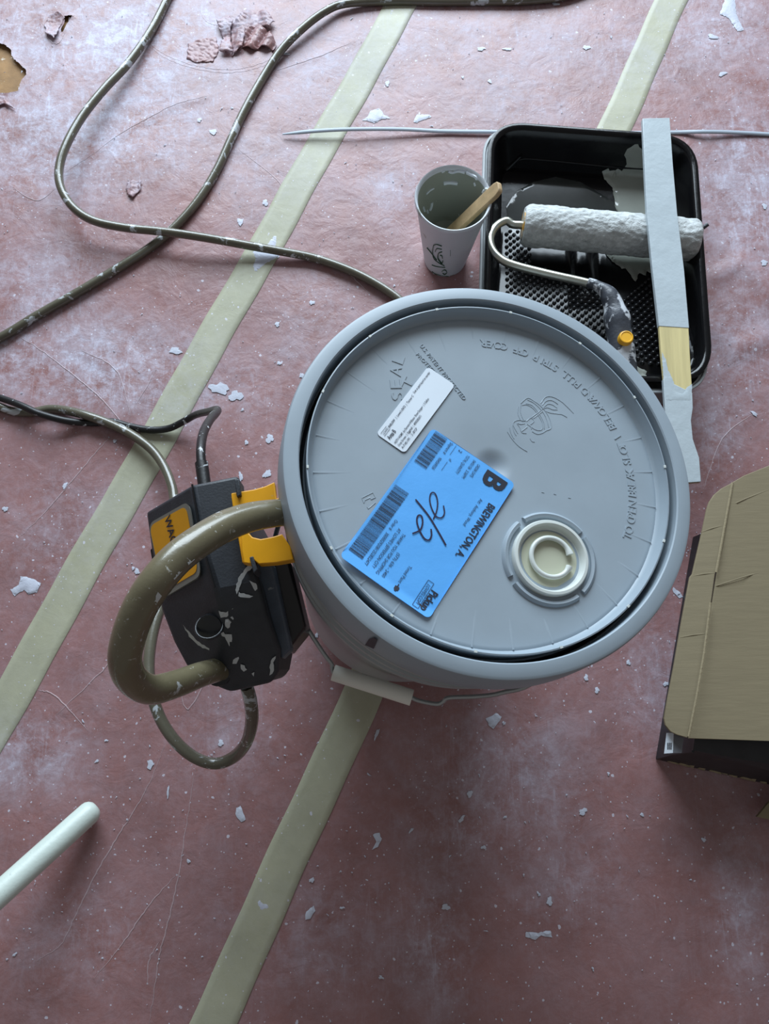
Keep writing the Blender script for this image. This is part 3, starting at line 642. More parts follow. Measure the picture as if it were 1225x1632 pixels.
bl.t('Order #', 160, 178, 116, 5.5); bl.t('30000292081252822477', 184, 243, 116, 5.5); bl.t("AT LOWE'S JEFFERSON CITY", 168, 240, 105, 5.4); bl.t('THANK YOU FOR SHOPPING', 171, 244, 95.5, 5.4)
bl.t('(573) 636 - 2400', 200, 243, 86, 5.2); bl.t('Tinted Paint', 206, 236, 62, 5.5); bl.r(238, 245, 61, 62.5); bl.r(242, 248, 58, 65); bl.r(244, 250, 60, 63.5)
def barcode(L, x0, x1, y0, y1, seed):
    rn = random.Random(seed); x = x0
    while x < x1:
        wd = rn.choice([.55, .55, .9, 1.3]); L.r(x, min(x + wd, x1), y0, y1); x += wd + rn.choice([.6, .8, 1.2])
barcode(bl, 2, 65, 124, 146, 1); barcode(bl, 114, 240, 124, 148, 2)
def hw(pts, wd=2.2):
    u = np.array([-.541, .841]); dn = np.array([-.841, -.541]); q = []
    for a, b in pts:
        rel = np.array([a - 1185, b - 405]) * .253; q.append((rel @ u, rel @ dn))
    q = catmull([(x, y, 0) for x, y in q], 6); bl.g2.ribbon([bl.at(x, y, .0006) for x, y, _ in q], wd * bl.k)
hw([(735, 578), (740, 625), (722, 655), (692, 650), (668, 610), (654, 560), (656, 520), (668, 502), (684, 505), (696, 530), (700, 570), (692, 620), (672, 668)], 2.0)
hw([(568, 552), (600, 590), (650, 655), (700, 740), (745, 822)], 2.4)
hw([(658, 728), (660, 768), (645, 796), (618, 788), (592, 745), (576, 695), (578, 660), (592, 648), (606, 660), (608, 700), (592, 740), (548, 764)], 2.4)
bl.done()
wl = Label((599, 692), (681, 585.5), (642, 726), 135, name='reorder_label', mat=M['white'], label='small white rounded label with tiny print beside the blue label', rad=.12)
wl.t('LOWES', 5, 17, 8, 3.4); wl.t('BARLOW', 19, 34, 8, 3.4, .02); wl.t("|  Lowe's 0672  |  Tanner C", 37, 82, 8, 3.4, .01)
for a in ((3.5, 18, 4.6, 5.1), (3.5, 18, 10.9, 11.4)): wl.r(*a)
wl.t('Scan at paint board to reorder', 86, 129, 6.5, 3.4, .01); wl.t('Area B', 4, 20, 17, 6.2, .02)
wl.t('HGTV HOME  by Sherwin-Williams  Show Stopper  |  5 Gallon', 4, 92, 28, 3.4, .01); wl.t('Gray Screen  |  Eggshell  |  4000283671', 4, 62, 34, 3.4, .01); wl.t('A-7142-195  :  2 -87CP', 4, 42, 40, 3.4, .01)
wl.done()

bk.location = LO.tolist(); bk.rotation_mode = 'QUATERNION'; bk.rotation_quaternion = LQ
LIFT = .05
P = lambda u, v, z=0.: P0(u, v, z + LIFT)

# ---------------------------------------------------------------- pump unit hooked on the bucket
pr = P(345, 940, .14); pump = thing('paint_pump', 'black and yellow electric paint pump clipped to the left side of the bucket', 'pump', (pr[0], pr[1], .22))
T = .300
top = dict(a=P(306, 771, T), b=P(380, 756, T), c=P(388, 800, T), d=P(402, 880, T), e=P(414, 925, T - .002), f=P(344, 938, T - .002), g_=P(322, 865, T),
    h=P(232, 815, .252), i=P(242, 885, .246), j=P(257, 972, .240), k=P(352, 972, .288), l=P(428, 985, .288), m=P(446, 1035, .262), n=P(444, 1070, .245), o=P(433, 1088, .238), p=P(366, 1103, .234), q=P(325, 1086, .232), r=P(296, 1060, .232), s=P(276, 1022, .235),
    t=P(350, 1066, .250), u=P(420, 1062, .252))
names = list(top); ix = {n: i for i, n in enumerate(names)}
F_ = ['abcg_', 'g_cd', 'g_def', ['a', 'h', 'i', 'g_'], ['g_', 'i', 'j', 'f'], ['f', 'e', 'l', 'k'], ['j', 'k', 'f'], ['k', 'l', 'm', 'u', 't'], ['j', 's', 't', 'k'], ['s', 'r', 'q', 't'], ['t', 'q', 'p', 'o', 'u'], ['u', 'm', 'n', 'o']]
def fx(q):
    if isinstance(q, list): return tuple(ix[n] for n in q)
    return {'abcg_': (ix['a'], ix['b'], ix['c'], ix['g_']), 'g_cd': (ix['g_'], ix['c'], ix['d']), 'g_def': (ix['g_'], ix['d'], ix['e'], ix['f'])}[q]
V = [top[n] for n in names]; faces = [fx(q) for q in F_]
out = ['a', 'b', 'c', 'd', 'e', 'l', 'm', 'n', 'o', 'p', 'q', 'r', 's', 'j', 'i', 'h']; cx = np.mean([top[n] for n in out], 0); base = []
for n in out:
    p = top[n]; b1 = p + (cx - p) * .04; b1[2] = p[2] - .022; base.append(b1)
nb = len(V); V += base; lowr = []
for n in out: p = top[n]; b1 = p + (cx - p) * .12; b1[2] = .175; lowr.append(b1)
V += lowr; no = len(out)
for i in range(no):
    j = (i + 1) % no; faces.append((ix[out[i]], ix[out[j]], nb + j, nb + i)); faces.append((nb + i, nb + j, nb + no + j, nb + no + i))
faces.append(tuple(nb + no + i for i in range(no)))
g = G(); g.add(V, faces); body = obj('pump_housing', g, M['black'], pump, 20, bevel=.0035)
# seam line and hole on housing
def planez(a, b, c):
    A, B_, D = top[a], top[b], top[c]; n = np.cross(B_ - A, D - A)
    return lambda x, y: A[2] - (n[0] * (x - A[0]) + n[1] * (y - A[1])) / n[2]
zl = planez('h', 'j', 'g_')
g = G()
def lab_poly(pts, lift, zf=zl): 
    r = []
    for u, v in pts:
        p = onsurf(u, v, zf, .27); r.append((p[0], p[1], p[2] + lift))
    return r
def rquad(pts, rr=.14, n=5):
    pts = [np.array(p, float) for p in pts]; o = []
    for i in range(4):
        p = pts[i]; a = p + (pts[i - 1] - p) * rr; b = p + (pts[(i + 1) % 4] - p) * rr
        for k in range(n + 1): t = k / n; o.append((1 - t) ** 2 * a + 2 * t * (1 - t) * p + t * t * b)
    return o
g.prism(lab_poly(rquad([(238, 836), (302, 800), (322, 918), (262, 954)]), .0030), .005); tag(obj('label_bezel', g, mk('bezel', srgb(128, 128, 120), .4), pump), 'grey bezel around the yellow label')
g = G(); g.prism(lab_poly(rquad([(240, 840), (298, 808), (317, 912), (262, 944)]), .0036), .001); yl = tag(obj('yellow_label', g, M['yellow'], pump), 'yellow label with partly hidden black lettering')
A, Xv = np.array([268, 832.]), np.array([.22, 1.0]); g = G()
A3 = lab_poly([(264, 828), (285, 908), (283, 823)], .0044); O = np.array(A3[0]); X3 = np.array(A3[1]) - O; Lx = np.linalg.norm(X3); X3 /= Lx; U3 = np.array(A3[2]) - O; U3 -= X3 * (U3 @ X3); U3 /= np.linalg.norm(U3)
V, Fc, _ = text2d('WAGNER', .0100, Lx, .02); g.add([O + X3 * a[0] + U3 * a[1] for a in V], Fc); obj('label_lettering', g, M['ink'], yl, fix=False)
zlow = planez('k', 't', 'u')
ph = onsurf(334, 998, zlow, .27); g = G(); nrm = Vector((0, -.45, 1)).normalized()
g.tube([Vector(ph) + nrm * .0015, Vector(ph) - nrm * .003], .0098, 28); tag(obj('hose_port', g, M['gasket'], pump), 'empty round black port')
g = G(); ring = [Vector(ph) + nrm * .0012 + Vector((math.cos(a) * .0108, math.sin(a) * .0100, -math.sin(a) * .0045)) for a in [2 * PI * k / 28 for k in range(29)]]; g.tube(ring, .0012, 8); obj('port_ring', g, M['gasket'], pump, 60)
pb_ = onsurf(347, 1060, zlow, .25); pb2 = np.array(P(338, 1066, .262))
# mounting bracket between housing and bucket
g = G(); g.prism([P(405, 898, .285), P(434, 896, .285), P(464, 1034, .235), P(448, 1050, .230)], .02); tag(obj('mounting_arm', g, M['slate'], pump, bevel=.002), 'slate grey mounting arm')
g = G(); g.prism([P(430, 897, .262), P(462, 892, .262), P(488, 1000, .215), P(456, 1040, .205)], .05); obj('mounting_block', g, M['blackg'], pump, bevel=.003)
# yellow clips
ZC = .318
def flat_part(name, pts, z, th, mat, parent, label=None, bev=.0008):
    g = G(); g.prism([P(u, v, z) for u, v in pts], th); o = obj(name, g, mat, parent, bevel=bev)
    if label: o['label'] = label
    return o
flat_part('clip_arm', [(368, 786), (385, 783), (404, 780), (422, 775), (437, 768), (440, 795), (455, 786), (458, 800), (440, 806), (400, 812), (371, 812)], ZC, .010, M['yellow'], pump, 'yellow clip arm above the suction hose')
flat_part('clip_arm', [(385, 848), (395, 848), (402, 856), (415, 859), (432, 856), (449, 851), (462, 870), (468, 892), (440, 897), (412, 899), (404, 892), (402, 899), (388, 897), (385, 876)], ZC, .012, M['yellow'], pump, 'yellow clip arm below the suction hose')
flat_part('clip_plate', [(368, 790), (384, 788), (398, 895), (386, 897)], ZC - .008, .012, M['yellow'], pump)
flat_part('clip_latch', [(373, 764), (381, 763), (384, 789), (377, 792)], ZC + .004, .02, M['black'], pump)
flat_part('clip_latch', [(397, 888), (403, 886), (410, 908), (404, 914)], ZC + .002, .02, M['black'], pump)
flat_part('side_button', [(239, 876), (244, 872), (250, 893), (247, 902), (243, 898)], .243, .02, M['blackg'], pump)
# big suction hose: from lower port over the housing to the bucket
pts = [P(372, 1056, .215), P(354, 1065, .238), P(320, 1075, .27), P(280, 1090, .30), P(240, 1099, .325), P(210, 1082, .35), P(199, 1050, .37), P(208, 1005, .385), P(226, 962, .395), P(252, 923, .40), P(284, 888, .395), P(320, 861, .385), P(360, 838, .372), P(400, 824, .36), P(438, 818, .350), P(456, 817, .344)]
g = G(); g.tube(catmull(pts, 7), lambda t: .0093 + .0020 * math.sin(min(1, t * 1.6) * PI * .62) - .0014 * max(0, t - .8) * 5, 26); tag(obj('suction_hose', g, M['bighose'], pump, 60), 'thick olive vinyl suction hose arching over the pump to the bucket')
g = G(); a_ = P(344, 1066, .240); b_ = P(362, 1058, .224); g.tube([a_, b_], .0152, 26); obj('hose_collar', g, M['blackg'], pump, bevel=.001)
hc = np.array(catmull(pts, 7)); hcz = hc[:, 2]
def hose_r(t): return .0093 + .0020 * math.sin(min(1, t * 1.6) * PI * .62) - .0014 * max(0, t - .8) * 5
def zhose(x, y):
    d = np.hypot(hc[:, 0] - x, hc[:, 1] - y); i = int(d.argmin()); rr = hose_r(i / (len(hc) - 1)); return float(hcz[i] + math.sqrt(max(0, rr * rr - min(d[i], rr * .97) ** 2)))
g = G()
for k, pl in enumerate([[(282, 872), (290, 856), (300, 846), (314, 844), (319, 852), (314, 864), (300, 872), (290, 880)], [(276, 922), (282, 908), (292, 912), (296, 920), (286, 930)], [(296, 894), (304, 884), (314, 878), (308, 892), (300, 900)], [(402, 818), (412, 808), (424, 806), (424, 814), (410, 822)],
        [(420, 822), (432, 820), (436, 826), (426, 828)], [(184, 1052), (194, 1046), (198, 1062), (188, 1066)], [(192, 1034), (198, 1028), (202, 1040)], [(216, 1096), (226, 1088), (232, 1090), (220, 1102)], [(204, 1080), (212, 1084), (210, 1096)], [(352, 806), (366, 802), (360, 812), (348, 814)],
        [(234, 1084), (240, 1082), (244, 1098), (243, 1116), (237, 1118), (238, 1100)], [(256, 1082), (268, 1082), (274, 1092), (268, 1096), (262, 1088)], [(244, 960), (252, 944), (256, 950), (250, 968)], [(236, 985), (246, 975), (248, 984), (240, 996)], [(226, 1012), (232, 1004), (234, 1018), (228, 1022)]]):
    hu, hv = Qn(hc[:, 0], hc[:, 1], hcz + .009); q = []
    for u, w_ in pl: i = int(np.hypot(hu - u, hv - w_).argmin()); q.append(P0(u, w_, hcz[i] + .0085)[:2])
    v, f = tess(q, zhose, .003, .0007, rag=.001, seed=k); vv = []
    for x, y, z in v:                              # keep the skin of paint on the hose
        d = np.hypot(hc[:, 0] - x, hc[:, 1] - y); i = int(d.argmin()); lim = hose_r(i / (len(hc) - 1)) * .93
        if d[i] > lim: x = hc[i, 0] + (x - hc[i, 0]) * lim / d[i]; y = hc[i, 1] + (y - hc[i, 1]) * lim / d[i]
        vv.append((x, y, zhose(x, y) + .0005))
    g.add(vv, f)
o_ = obj('dried_paint_patches', g, M['smear'], pump, 60, fix=False); o_['kind'] = 'stuff'
# moulding seam over the housing
for pl in ([(306, 772), (322, 864)], [(322, 866), (342, 936)]):
    q = [P(u, v, T + .0006) for u, v in pl]; g = G(); g.tube(q, .0009, 6); obj('moulding_seam', g, M['blackg'], pump, 60)
# dried smears on the housing
def smear(pts, zf, z0, wd, parent, lift=.0022, name='dried_smear'):
    q = [onsurf(u, v, zf, z0) for u, v in pts]; q = catmull([(p[0], p[1], p[2] + lift) for p in q], 5); gs.tube(q, lambda t: wd * (.35 + .65 * math.sin(PI * min(1, max(.03, t)))), 6, flat=.4)
gs = G(); zte = planez('f', 'e', 'l')
for zf, z0, lst in ((zte, .29, [[(394, 903), (402, 899), (404, 904), (392, 914), (384, 930), (378, 948), (375, 940), (380, 922)], [(398, 926), (408, 930), (411, 938), (406, 942), (402, 934)], [(380, 944), (404, 950), (398, 954), (380, 950)]]),
        (zlow, .26, [[(348, 974), (360, 976), (372, 970), (370, 974), (362, 984), (352, 984)], [(360, 988), (373, 980), (374, 986), (364, 1002), (358, 998)], [(351, 1010), (358, 1016), (366, 1030), (374, 1014), (371, 1012), (364, 1022), (356, 1008)], [(372, 1052), (380, 1046), (382, 1050), (376, 1058), (370, 1058)], [(384, 1058), (390, 1060), (393, 1068), (388, 1070), (384, 1066)], [(401, 1074), (405, 1072), (404, 1079)], [(430, 1060), (434, 1050), (440, 1046), (436, 1056), (436, 1072), (430, 1076)], [(404, 996), (414, 988), (424, 984), (420, 988), (408, 996)], [(292, 996), (306, 1012), (318, 1024), (334, 1034), (334, 1037), (316, 1029), (302, 1015)]])):
    for k, pl in enumerate(lst):
        v, f = tess([onsurf(u, w_, zf, z0)[:2] for u, w_ in pl], zf, .004, .0022, rag=.0009, seed=k); gs.add(v, f)
so = obj('dried_smears', gs, M['smear'], pump, 60, fix=False); so['kind'] = 'stuff'
# power cord
zc = lambda u, v, h=.006: (u, v, h)
P_ = P; P = P0
cp = [P_(325, 768, .215), P_(321, 740, .212), P_(320, 715, .205), P(324, 690, .235), P(334, 670, .20), P(345, 657, .16), P(345, 653, .13), P(332, 656, .075), P(312, 661, .035), P(292, 672, .018), P(268, 683, .010), P(238, 685, .008), P(205, 679, .007), P(178, 672, .007), P(147, 674, .006), P(108, 671, .014), P(65, 660, .022), P(33, 646, .021), P(0, 634, .012), P(-40, 622, .006), P(-120, 600, .006), P(-230, 560, .006)]
g = G(); g.tube(catmull(cp, 7), .0046, 12); tag(obj('power_cord', g, M['cord'], pump, 60), 'black power cord')
g = G(); g.tube([P_(326, 775, .216), P_(321, 738, .212)], .0062, 14); obj('strain_relief', g, M['cord'], pump, 60)

# ---------------------------------------------------------------- thin paint hose (one long hose)
r_ = .0058
def hz(u, v, h=0): return P(u, v, h + r_ + .0016)
hp = [P(393, 1095, .25), P(399, 1118, .24), P(401, 1150, .215), P(393, 1182, .18), P(373, 1206, .150), P(344, 1217, .145), P(312, 1208, .145), P(282, 1184, .145), P(257, 1148, .142), P(242, 1105, .138), P(237, 1060, .13), P(243, 1010, .12), P(258, 960, .105), P(277, 905, .08), P(284, 850, .055), P(278, 800, .035),
    hz(274, 775, .02), hz(262, 745, .012), hz(242, 717, .008), hz(212, 694, .006), hz(183, 679, .005), hz(147, 665, .008), hz(110, 655, .004), hz(80, 652, 0), hz(50, 657, 0), hz(20, 655, 0), hz(-10, 645, 0), hz(-60, 630, 0), hz(-120, 610, 0), hz(-150, 590), hz(-120, 572), hz(-60, 560), hz(0, 538), hz(60, 502, 0), hz(120, 468, 0), hz(180, 432, 0), hz(235, 397, 0), hz(278, 362, 0), hz(315, 320, 0), hz(345, 272, 0), hz(368, 222, 0), hz(390, 175, 0), hz(420, 122, 0), hz(448, 80, .003), hz(480, 47, .006), hz(515, 20, .006), hz(550, 6, .003), hz(620, 2), hz(700, 3), hz(780, 2), hz(850, 0), hz(920, -12),
    hz(980, -50), hz(960, -110), hz(800, -160), hz(600, -180), hz(420, -150), hz(320, -90), hz(285, -40), hz(266, 0), hz(240, 50, .002), hz(205, 100, .006), hz(165, 143, .012), hz(130, 187, .018), hz(105, 232, .024), hz(94, 270, .026), hz(98, 302, .026), hz(118, 332, .024), hz(150, 352, .020), hz(200, 363, .017), hz(250, 368, .016), hz(290, 373, .0165), hz(340, 381, .014), hz(400, 392, .008), hz(450, 401, .004), hz(500, 411, 0), hz(550, 428, 0), hz(590, 447, 0), hz(628, 471, 0), hz(670, 505, 0), hz(720, 535, 0)]
g = G(); g.tube(catmull(hp, 6), r_, 16, ridges=8)
tag(obj('paint_hose', g, M['hose'], None, 75), 'long thin olive paint hose looping over the floor from the pump, spotted with paint', 'hose')

# ---------------------------------------------------------------- grey flat strip
g = G(); sp_ = catmull([P(450, 214, .006), P(500, 209, .010), P(560, 206, .012), P(640, 206, .009), P(700, 209, .005), P(780, 210, .004), P(900, 211, .003), P(1000, 212, .003), P(1075, 211, .003), P(1120, 210, .008), P(1165, 211, .006), P(1225, 214, .004), P(1330, 220, .004), P(1450, 226, .004)], 5)
g.tube(sp_, lambda t: .0034 if t > .05 else .0012 + .044 * t, 8, flat=.55); tag(obj('plastic_strip', g, M['strip'], None, 60), 'long thin grey plastic strip lying across the paper behind the black tray', 'strip')

# ---------------------------------------------------------------- trays
RZ = .068
tc0 = [P(779, 191, RZ), P(1109, 216, RZ), P(1138, 608, RZ), P(768, 606, RZ)]
def rrect(corners, r, inset=0, n=9):
    """rounded rectangle outline (ccw list) from 4 corners"""
    cs = [np.array(c[:2], float) for c in corners]; m = np.mean(cs, 0); o = []
    for i in range(4):
        p = cs[i]; a = cs[i - 1] - p; b = cs[(i + 1) % 4] - p; a /= np.linalg.norm(a); b /= np.linalg.norm(b)
        p2 = p + (a + b) * inset; rr = max(.002, r - inset); ca = p2 + a * rr; cb = p2 + b * rr
        seg = 14
        for k in range(n + 1):
            t = k / n; o.append((1 - t) ** 2 * ca + 2 * t * (1 - t) * (p2 * .92 + (ca + cb) / 2 * .08) + t * t * cb)
        nxt = cs[(i + 1) % 4]; an = cs[i] - nxt; bn = cs[(i + 2) % 4] - nxt; an /= np.linalg.norm(an); bn /= np.linalg.norm(bn); ca2 = nxt + (an + bn) * inset + an * max(.002, r - inset)
        for k in range(1, seg): o.append(cb + (ca2 - cb) * k / seg)
    return o
ty0 = tc0[2][1]; ty1 = tc0[0][1]                  # near and far y of the tray rim
def tray_floor(y):
    t = (ty1 - y) / (ty1 - ty0)
    if t < .34: return .012
    return .012 + (.052 - .012) * ((t - .34) / .58) if t < .92 else .052
def ring_mesh(specs, corners, r):
    """specs: list of (inset, z or None=floor)"""
    g = G(); rings = [rrect(corners, r, i) for i, z in specs]; n = len(rings[0]); v = []
    for ring, (i, z) in zip(rings, specs):
        for p in ring: v.append((p[0], p[1], z if z is not None else tray_floor(p[1])))
    f = [(i * n + k, i * n + (k + 1) % n, (i + 1) * n + (k + 1) % n, (i + 1) * n + k) for i in range(len(specs) - 1) for k in range(n)]
    return g.add(v, f), rings, n
tcen = np.mean(tc0, 0)
oc = [c + np.array([dx, dy, 0]) for c, (dx, dy) in zip(tc0, ((-.006, -.004), (-.004, -.004), (-.004, -.012), (-.006, -.012)))]
tr = thing('metal_tray', 'pale grey metal paint tray nested under the black liner', 'tray', (tcen[0], tcen[1], 0))
g, rings, n = ring_mesh([(.006, .058), (.0, .0575), (-.001, .0595), (.0, .061), (.0025, .061), (.004, .057), (.0075, .005), (.05, .0045), (.09, .0045)], oc, .045)
obj('tray_pan', g, M['traygrey'], tr, 40)
g = G(); cc = [rings[-1][k] for k in range(n)]; g.add([(p[0], p[1], .0045) for p in cc], [tuple(range(n))]); obj('tray_bottom', g, M['traygrey'], tr)
tl = thing('tray_liner', 'glossy black plastic tray liner with ribbed ramp and wet grey paint', 'tray', (tcen[0], tcen[1], .006))
sp0 = [(.002, RZ - .010), (-.0005, RZ - .004), (.000, RZ - .001), (.0025, RZ), (.007, RZ - .0005), (.0095, RZ - .004)]
def zwall(i): return None
rings_spec = sp0 + [(.0155, None)] + [(.0195, None), (.024, None), (.030, None)]
g = G(); allr = []
wallf = lambda ins, y: max(tray_floor(y), RZ - .004 - (ins - .0095) * 2.9)
specs = [(a, b) for a, b in sp0] + [(x, 'w') for x in (.0125, .0155, .0185, .0215, .0245, .0275, .031, .036, .044, .056, .070, .085, .100, .115, .128)]
v = []
for ins, z in specs:
    for p in rrect(tc0, .050, ins): v.append((p[0], p[1], z if z != 'w' else wallf(ins, p[1])))
n = len(rrect(tc0, .050, 0)); f = [(i * n + k, i * n + (k + 1) % n, (i + 1) * n + (k + 1) % n, (i + 1) * n + k) for i in range(len(specs) - 1) for k in range(n)]
last = (len(specs) - 1) * n; q = rrect(tc0, .050, .128); lp = [last + k for k in range(n)]
# close the centre with strips across opposite sides
g.add(v, f)
bm_ = bmesh.new(); vs = [bm_.verts.new(v[i]) for i in lp]; bmesh.ops.remove_doubles(bm_, verts=bm_.verts, dist=1e-5); bm_.verts.ensure_lookup_table()
bm_.faces.new(list(bm_.verts)); bmesh.ops.triangulate(bm_, faces=bm_.faces); bm_.verts.index_update()
g.add([tuple(x.co) for x in bm_.verts], [tuple(a.index for a in ff.verts) for ff in bm_.faces]); bm_.free()
liner = obj('liner_shell', g, M['liner'], tl, 50); s_ = liner.modifiers.new('t', 'SOLIDIFY'); s_.thickness = .0011; s_.offset = -1
outer = [p for p in rrect(tc0, .050, .0)]
def rimdist(x, y):
    d = 9
    for i in range(len(outer)):
        a = outer[i]; b = outer[(i + 1) % len(outer)]; ab = b - a; L2 = ab @ ab
        if L2 < 1e-12: continue
        t = min(1, max(0, ((x - a[0]) * ab[0] + (y - a[1]) * ab[1]) / L2)); d = min(d, math.hypot(x - a[0] - t * ab[0], y - a[1] - t * ab[1]))
    return d
def ztray(x, y): return wallf(max(.0095, rimdist(x, y)), y)
# step ledge along far wall
le = [onsurf(u, v, ztray, .04) for u, v in [(822, 262), (832, 254), (870, 256), (930, 262), (980, 267), (1030, 270), (1060, 276)]]
g = G(); g.tube(catmull([(p[0], p[1], p[2] + .0006) for p in le], 5), .0016, 8); obj('wall_ridge', g, M['liner'], tl, 60)
le = [onsurf(u, v, ztray, .04) for u, v in [(800, 268), (806, 270), (826, 252), (832, 246)]]
g = G(); g.tube(catmull([(p[0], p[1], p[2] + .0008) for p in le], 5), .0028, 8, flat=.6); obj('wall_ridge', g, M['liner'], tl, 60)
# knobs on the ramp
g = G(); ex = tc0[1][:2] - tc0[0][:2]; ex /= np.linalg.norm(ex); ey = tc0[3][:2] - tc0[0][:2]; ey /= np.linalg.norm(ey); o0 = tc0[0][:2]
pit = .0104; skip = [P(*q, .03)[:2] for q in [(850, 380), (1040, 385), (1035, 440), (1012, 455), (990, 480), (960, 462), (900, 436), (850, 418)]]
for i in range(0, 60):
    for j in range(60):
        s_x = .030 + j * pit + (pit / 2 if i % 2 else 0); s_y = .135 + i * pit * .55
        if s_x > .253 or s_y > .365: continue
        p = o0 + ex * s_x + ey * s_y
        if rimdist(p[0], p[1]) < .030 or inpoly(p[0], p[1], skip): continue
        z = tray_floor(p[1]); rr = .0034; v = [(p[0], p[1], z + .0036)]
        for r2, h2 in ((rr * .62, .0027), (rr, -.0003)):
            for k in range(6): a = PI / 3 * k; v.append((p[0] + r2 * math.cos(a), p[1] + r2 * math.sin(a), z + h2))
        g.add(v, [(0, 1 + k, 1 + (k + 1) % 6) for k in range(6)] + [(1 + k, 7 + k, 7 + (k + 1) % 6, 1 + (k + 1) % 6) for k in range(6)])
kn = obj('grip_knobs', g, mk('knob_plastic', srgb(26, 27, 30), .22, dirt=(srgb(130, 136, 140), 45, .60, .08)), tl, 70, fix=False); kn['kind'] = 'stuff'
# wet paint
def drape(name, pts, mat, parent, lift=.0010, rag=.0015, seed=0, maxe=.005, zf=ztray):
    poly = []
    for u, v in pts: p = onsurf(u, v, zf, .03); poly.append(p[:2])
    v, f = tess(poly, zf, maxe, lift, rag=rag, seed=seed); g = G(); g.add(v, f); return obj(name, g, mat, parent, 70)
drape('wet_paint_pool', [(806, 330), (822, 305), (850, 290), (885, 282), (925, 290), (962, 312), (990, 330), (1010, 345), (1010, 380), (900, 390), (812, 375)], M['pool'], tl, .0006, .0003, 3)
drape('wet_paint_splash', [(1000, 236), (1012, 230), (1024, 238), (1030, 250), (1040, 262), (1040, 350), (1030, 372), (990, 350), (980, 330), (975, 300), (962, 286), (960, 272), (976, 270), (990, 272), (998, 262), (994, 248)], M['wet'], tl, .0022, .0015, 4)
drape('wet_paint_splash', [(960, 400), (1045, 385), (1045, 430), (1036, 436), (1030, 432), (1028, 440), (1018, 436), (1012, 450), (1004, 440), (996, 428), (990, 430), (985, 424), (975, 418)], M['wet'], tl, .0036, .0015, 5)
drape('paint_film', [(905, 585), (1010, 582), (1030, 592), (1030, 606), (1000, 602), (950, 598)], M['wet'], tl, .0020, .0015, 6)

# ---------------------------------------------------------------- roller
rl = thing('paint_roller', 'fluffy grey paint roller with wire frame and smeared dark handle in the tray', 'paint roller', tuple(P(960, 380, .03)))
ra0 = P(833, 359, .060); ra1 = P(1110, 383, .062); axv = Vector(ra1 - ra0); Lr = axv.length; axn = axv.normalized(); sd = Vector((-axn.y, axn.x, 0)).normalized(); upv = axn.cross(sd)
v = []; f = []; NS, NK = 150, 110; RR = .0268
for i in range(NS + 1):
    t = i / NS; x = t * Lr; e = min(x, Lr - x); rb = RR * math.sqrt(max(0, 1 - (1 - min(1, e / .010)) ** 2 * .32))
    for k in range(NK):
        a = 2 * PI * k / NK; q = Vector((x * 1.0, math.cos(a) * RR, math.sin(a) * RR))
        nz = noise.fractal(Vector((q.x * 110, q.y * 190, q.z * 190)), 1.0, 2.1, 5); n2 = noise.noise(Vector((q.x * 45, q.y * 50, q.z * 50)))
        r = rb + .0012 * nz + .0012 * n2; p = Vector(ra0) + axn * x + (sd * math.cos(a) + upv * math.sin(a)) * r; v.append(p)
f = [(i * NK + k, i * NK + (k + 1) % NK, (i + 1) * NK + (k + 1) % NK, (i + 1) * NK + k) for i in range(NS) for k in range(NK)]
for e in (0, NS):
    c0 = Vector(ra0) + axn * (Lr * e / NS); i0 = len(v)
    for k in range(NK): a = 2 * PI * k / NK; v.append(c0 + (sd * math.cos(a) + upv * math.sin(a)) * .0185 + axn * (.001 if e == 0 else -.001))
    f += [(e * NK + k, e * NK + (k + 1) % NK, i0 + (k + 1) % NK, i0 + k) for k in range(NK)]
g = G(); g.add(v, f); obj('roller_cover', g, M['nap'], rl, 180)
def axp(x): return Vector(ra0) + axn * x
M['amber'] = mk('amber_core', srgb(214, 160, 60), .4, dirt=(srgb(190, 194, 190), 60, .45, .1))
for e in (.001, Lr - .001): g = G(); g.tube([axp(e - .002), axp(e + .002)], .0186, 24); tag(obj('end_cap', g, M['amber'], rl), 'amber roller core cap')
g = G(); fr = [axp(Lr + .004), axp(Lr * .5), axp(-.004), axp(-.014)] + [P(806, 352, .061), P(790, 361, .062), P(781, 378, .063), P(784, 397, .065), P(798, 413, .067), P(820, 423, .069), P(870, 436, .073), P(915, 446, .077), P(945, 453, .079)]
g.tube([axp(Lr + .004), axp(Lr * .7), axp(Lr * .3)] + catmull(fr[2:], 6), .0054, 14); obj('wire_frame', g, M['steel'], rl, 60)
g = G(); ctrp = Vector(ra0) + axn * (Lr + .002); g.tube([ctrp, Vector(P(1118, 364, .072)), Vector(P(1126, 359, .075))], .0022, 8); g.tube([Vector(P(1120, 363, .073)), Vector(P(1128, 357, .077))], lambda t: .0028 + .0016 * math.sin(t * PI), 8)
obj('axle_tip', g, M['handle'], rl, 60)
hp_ = catmull([P(936, 450, .079), P(950, 455, .080), P(966, 466, .080), P(976, 484, .079), P(982, 505, .077), P(986, 530, .074), P(990, 560, .070), P(996, 595, .066), P(1000, 640, .062), P(1002, 690, .058), P(1000, 720, .056)], 6)
def hr(t): return .0056 + .0105 * min(1, max(0, (t - .06) / .35)) - .003 * max(0, (t - .55)) + .0006 * math.sin(t * 34)
g = G(); g.tube(hp_, hr, 22); obj('handle', g, M['handle'], rl, 60)
g = G(); kb = Vector(P(994, 543, .083)); g.lathe([(0, 0), (.0090, 0), (.0092, .008), (.0082, .0105), (.0070, .0108), (.0062, .0100), (0.0001, .0100)], kb, 28); tag(obj('lock_knob', g, M['yknob'], rl), 'round yellow button')

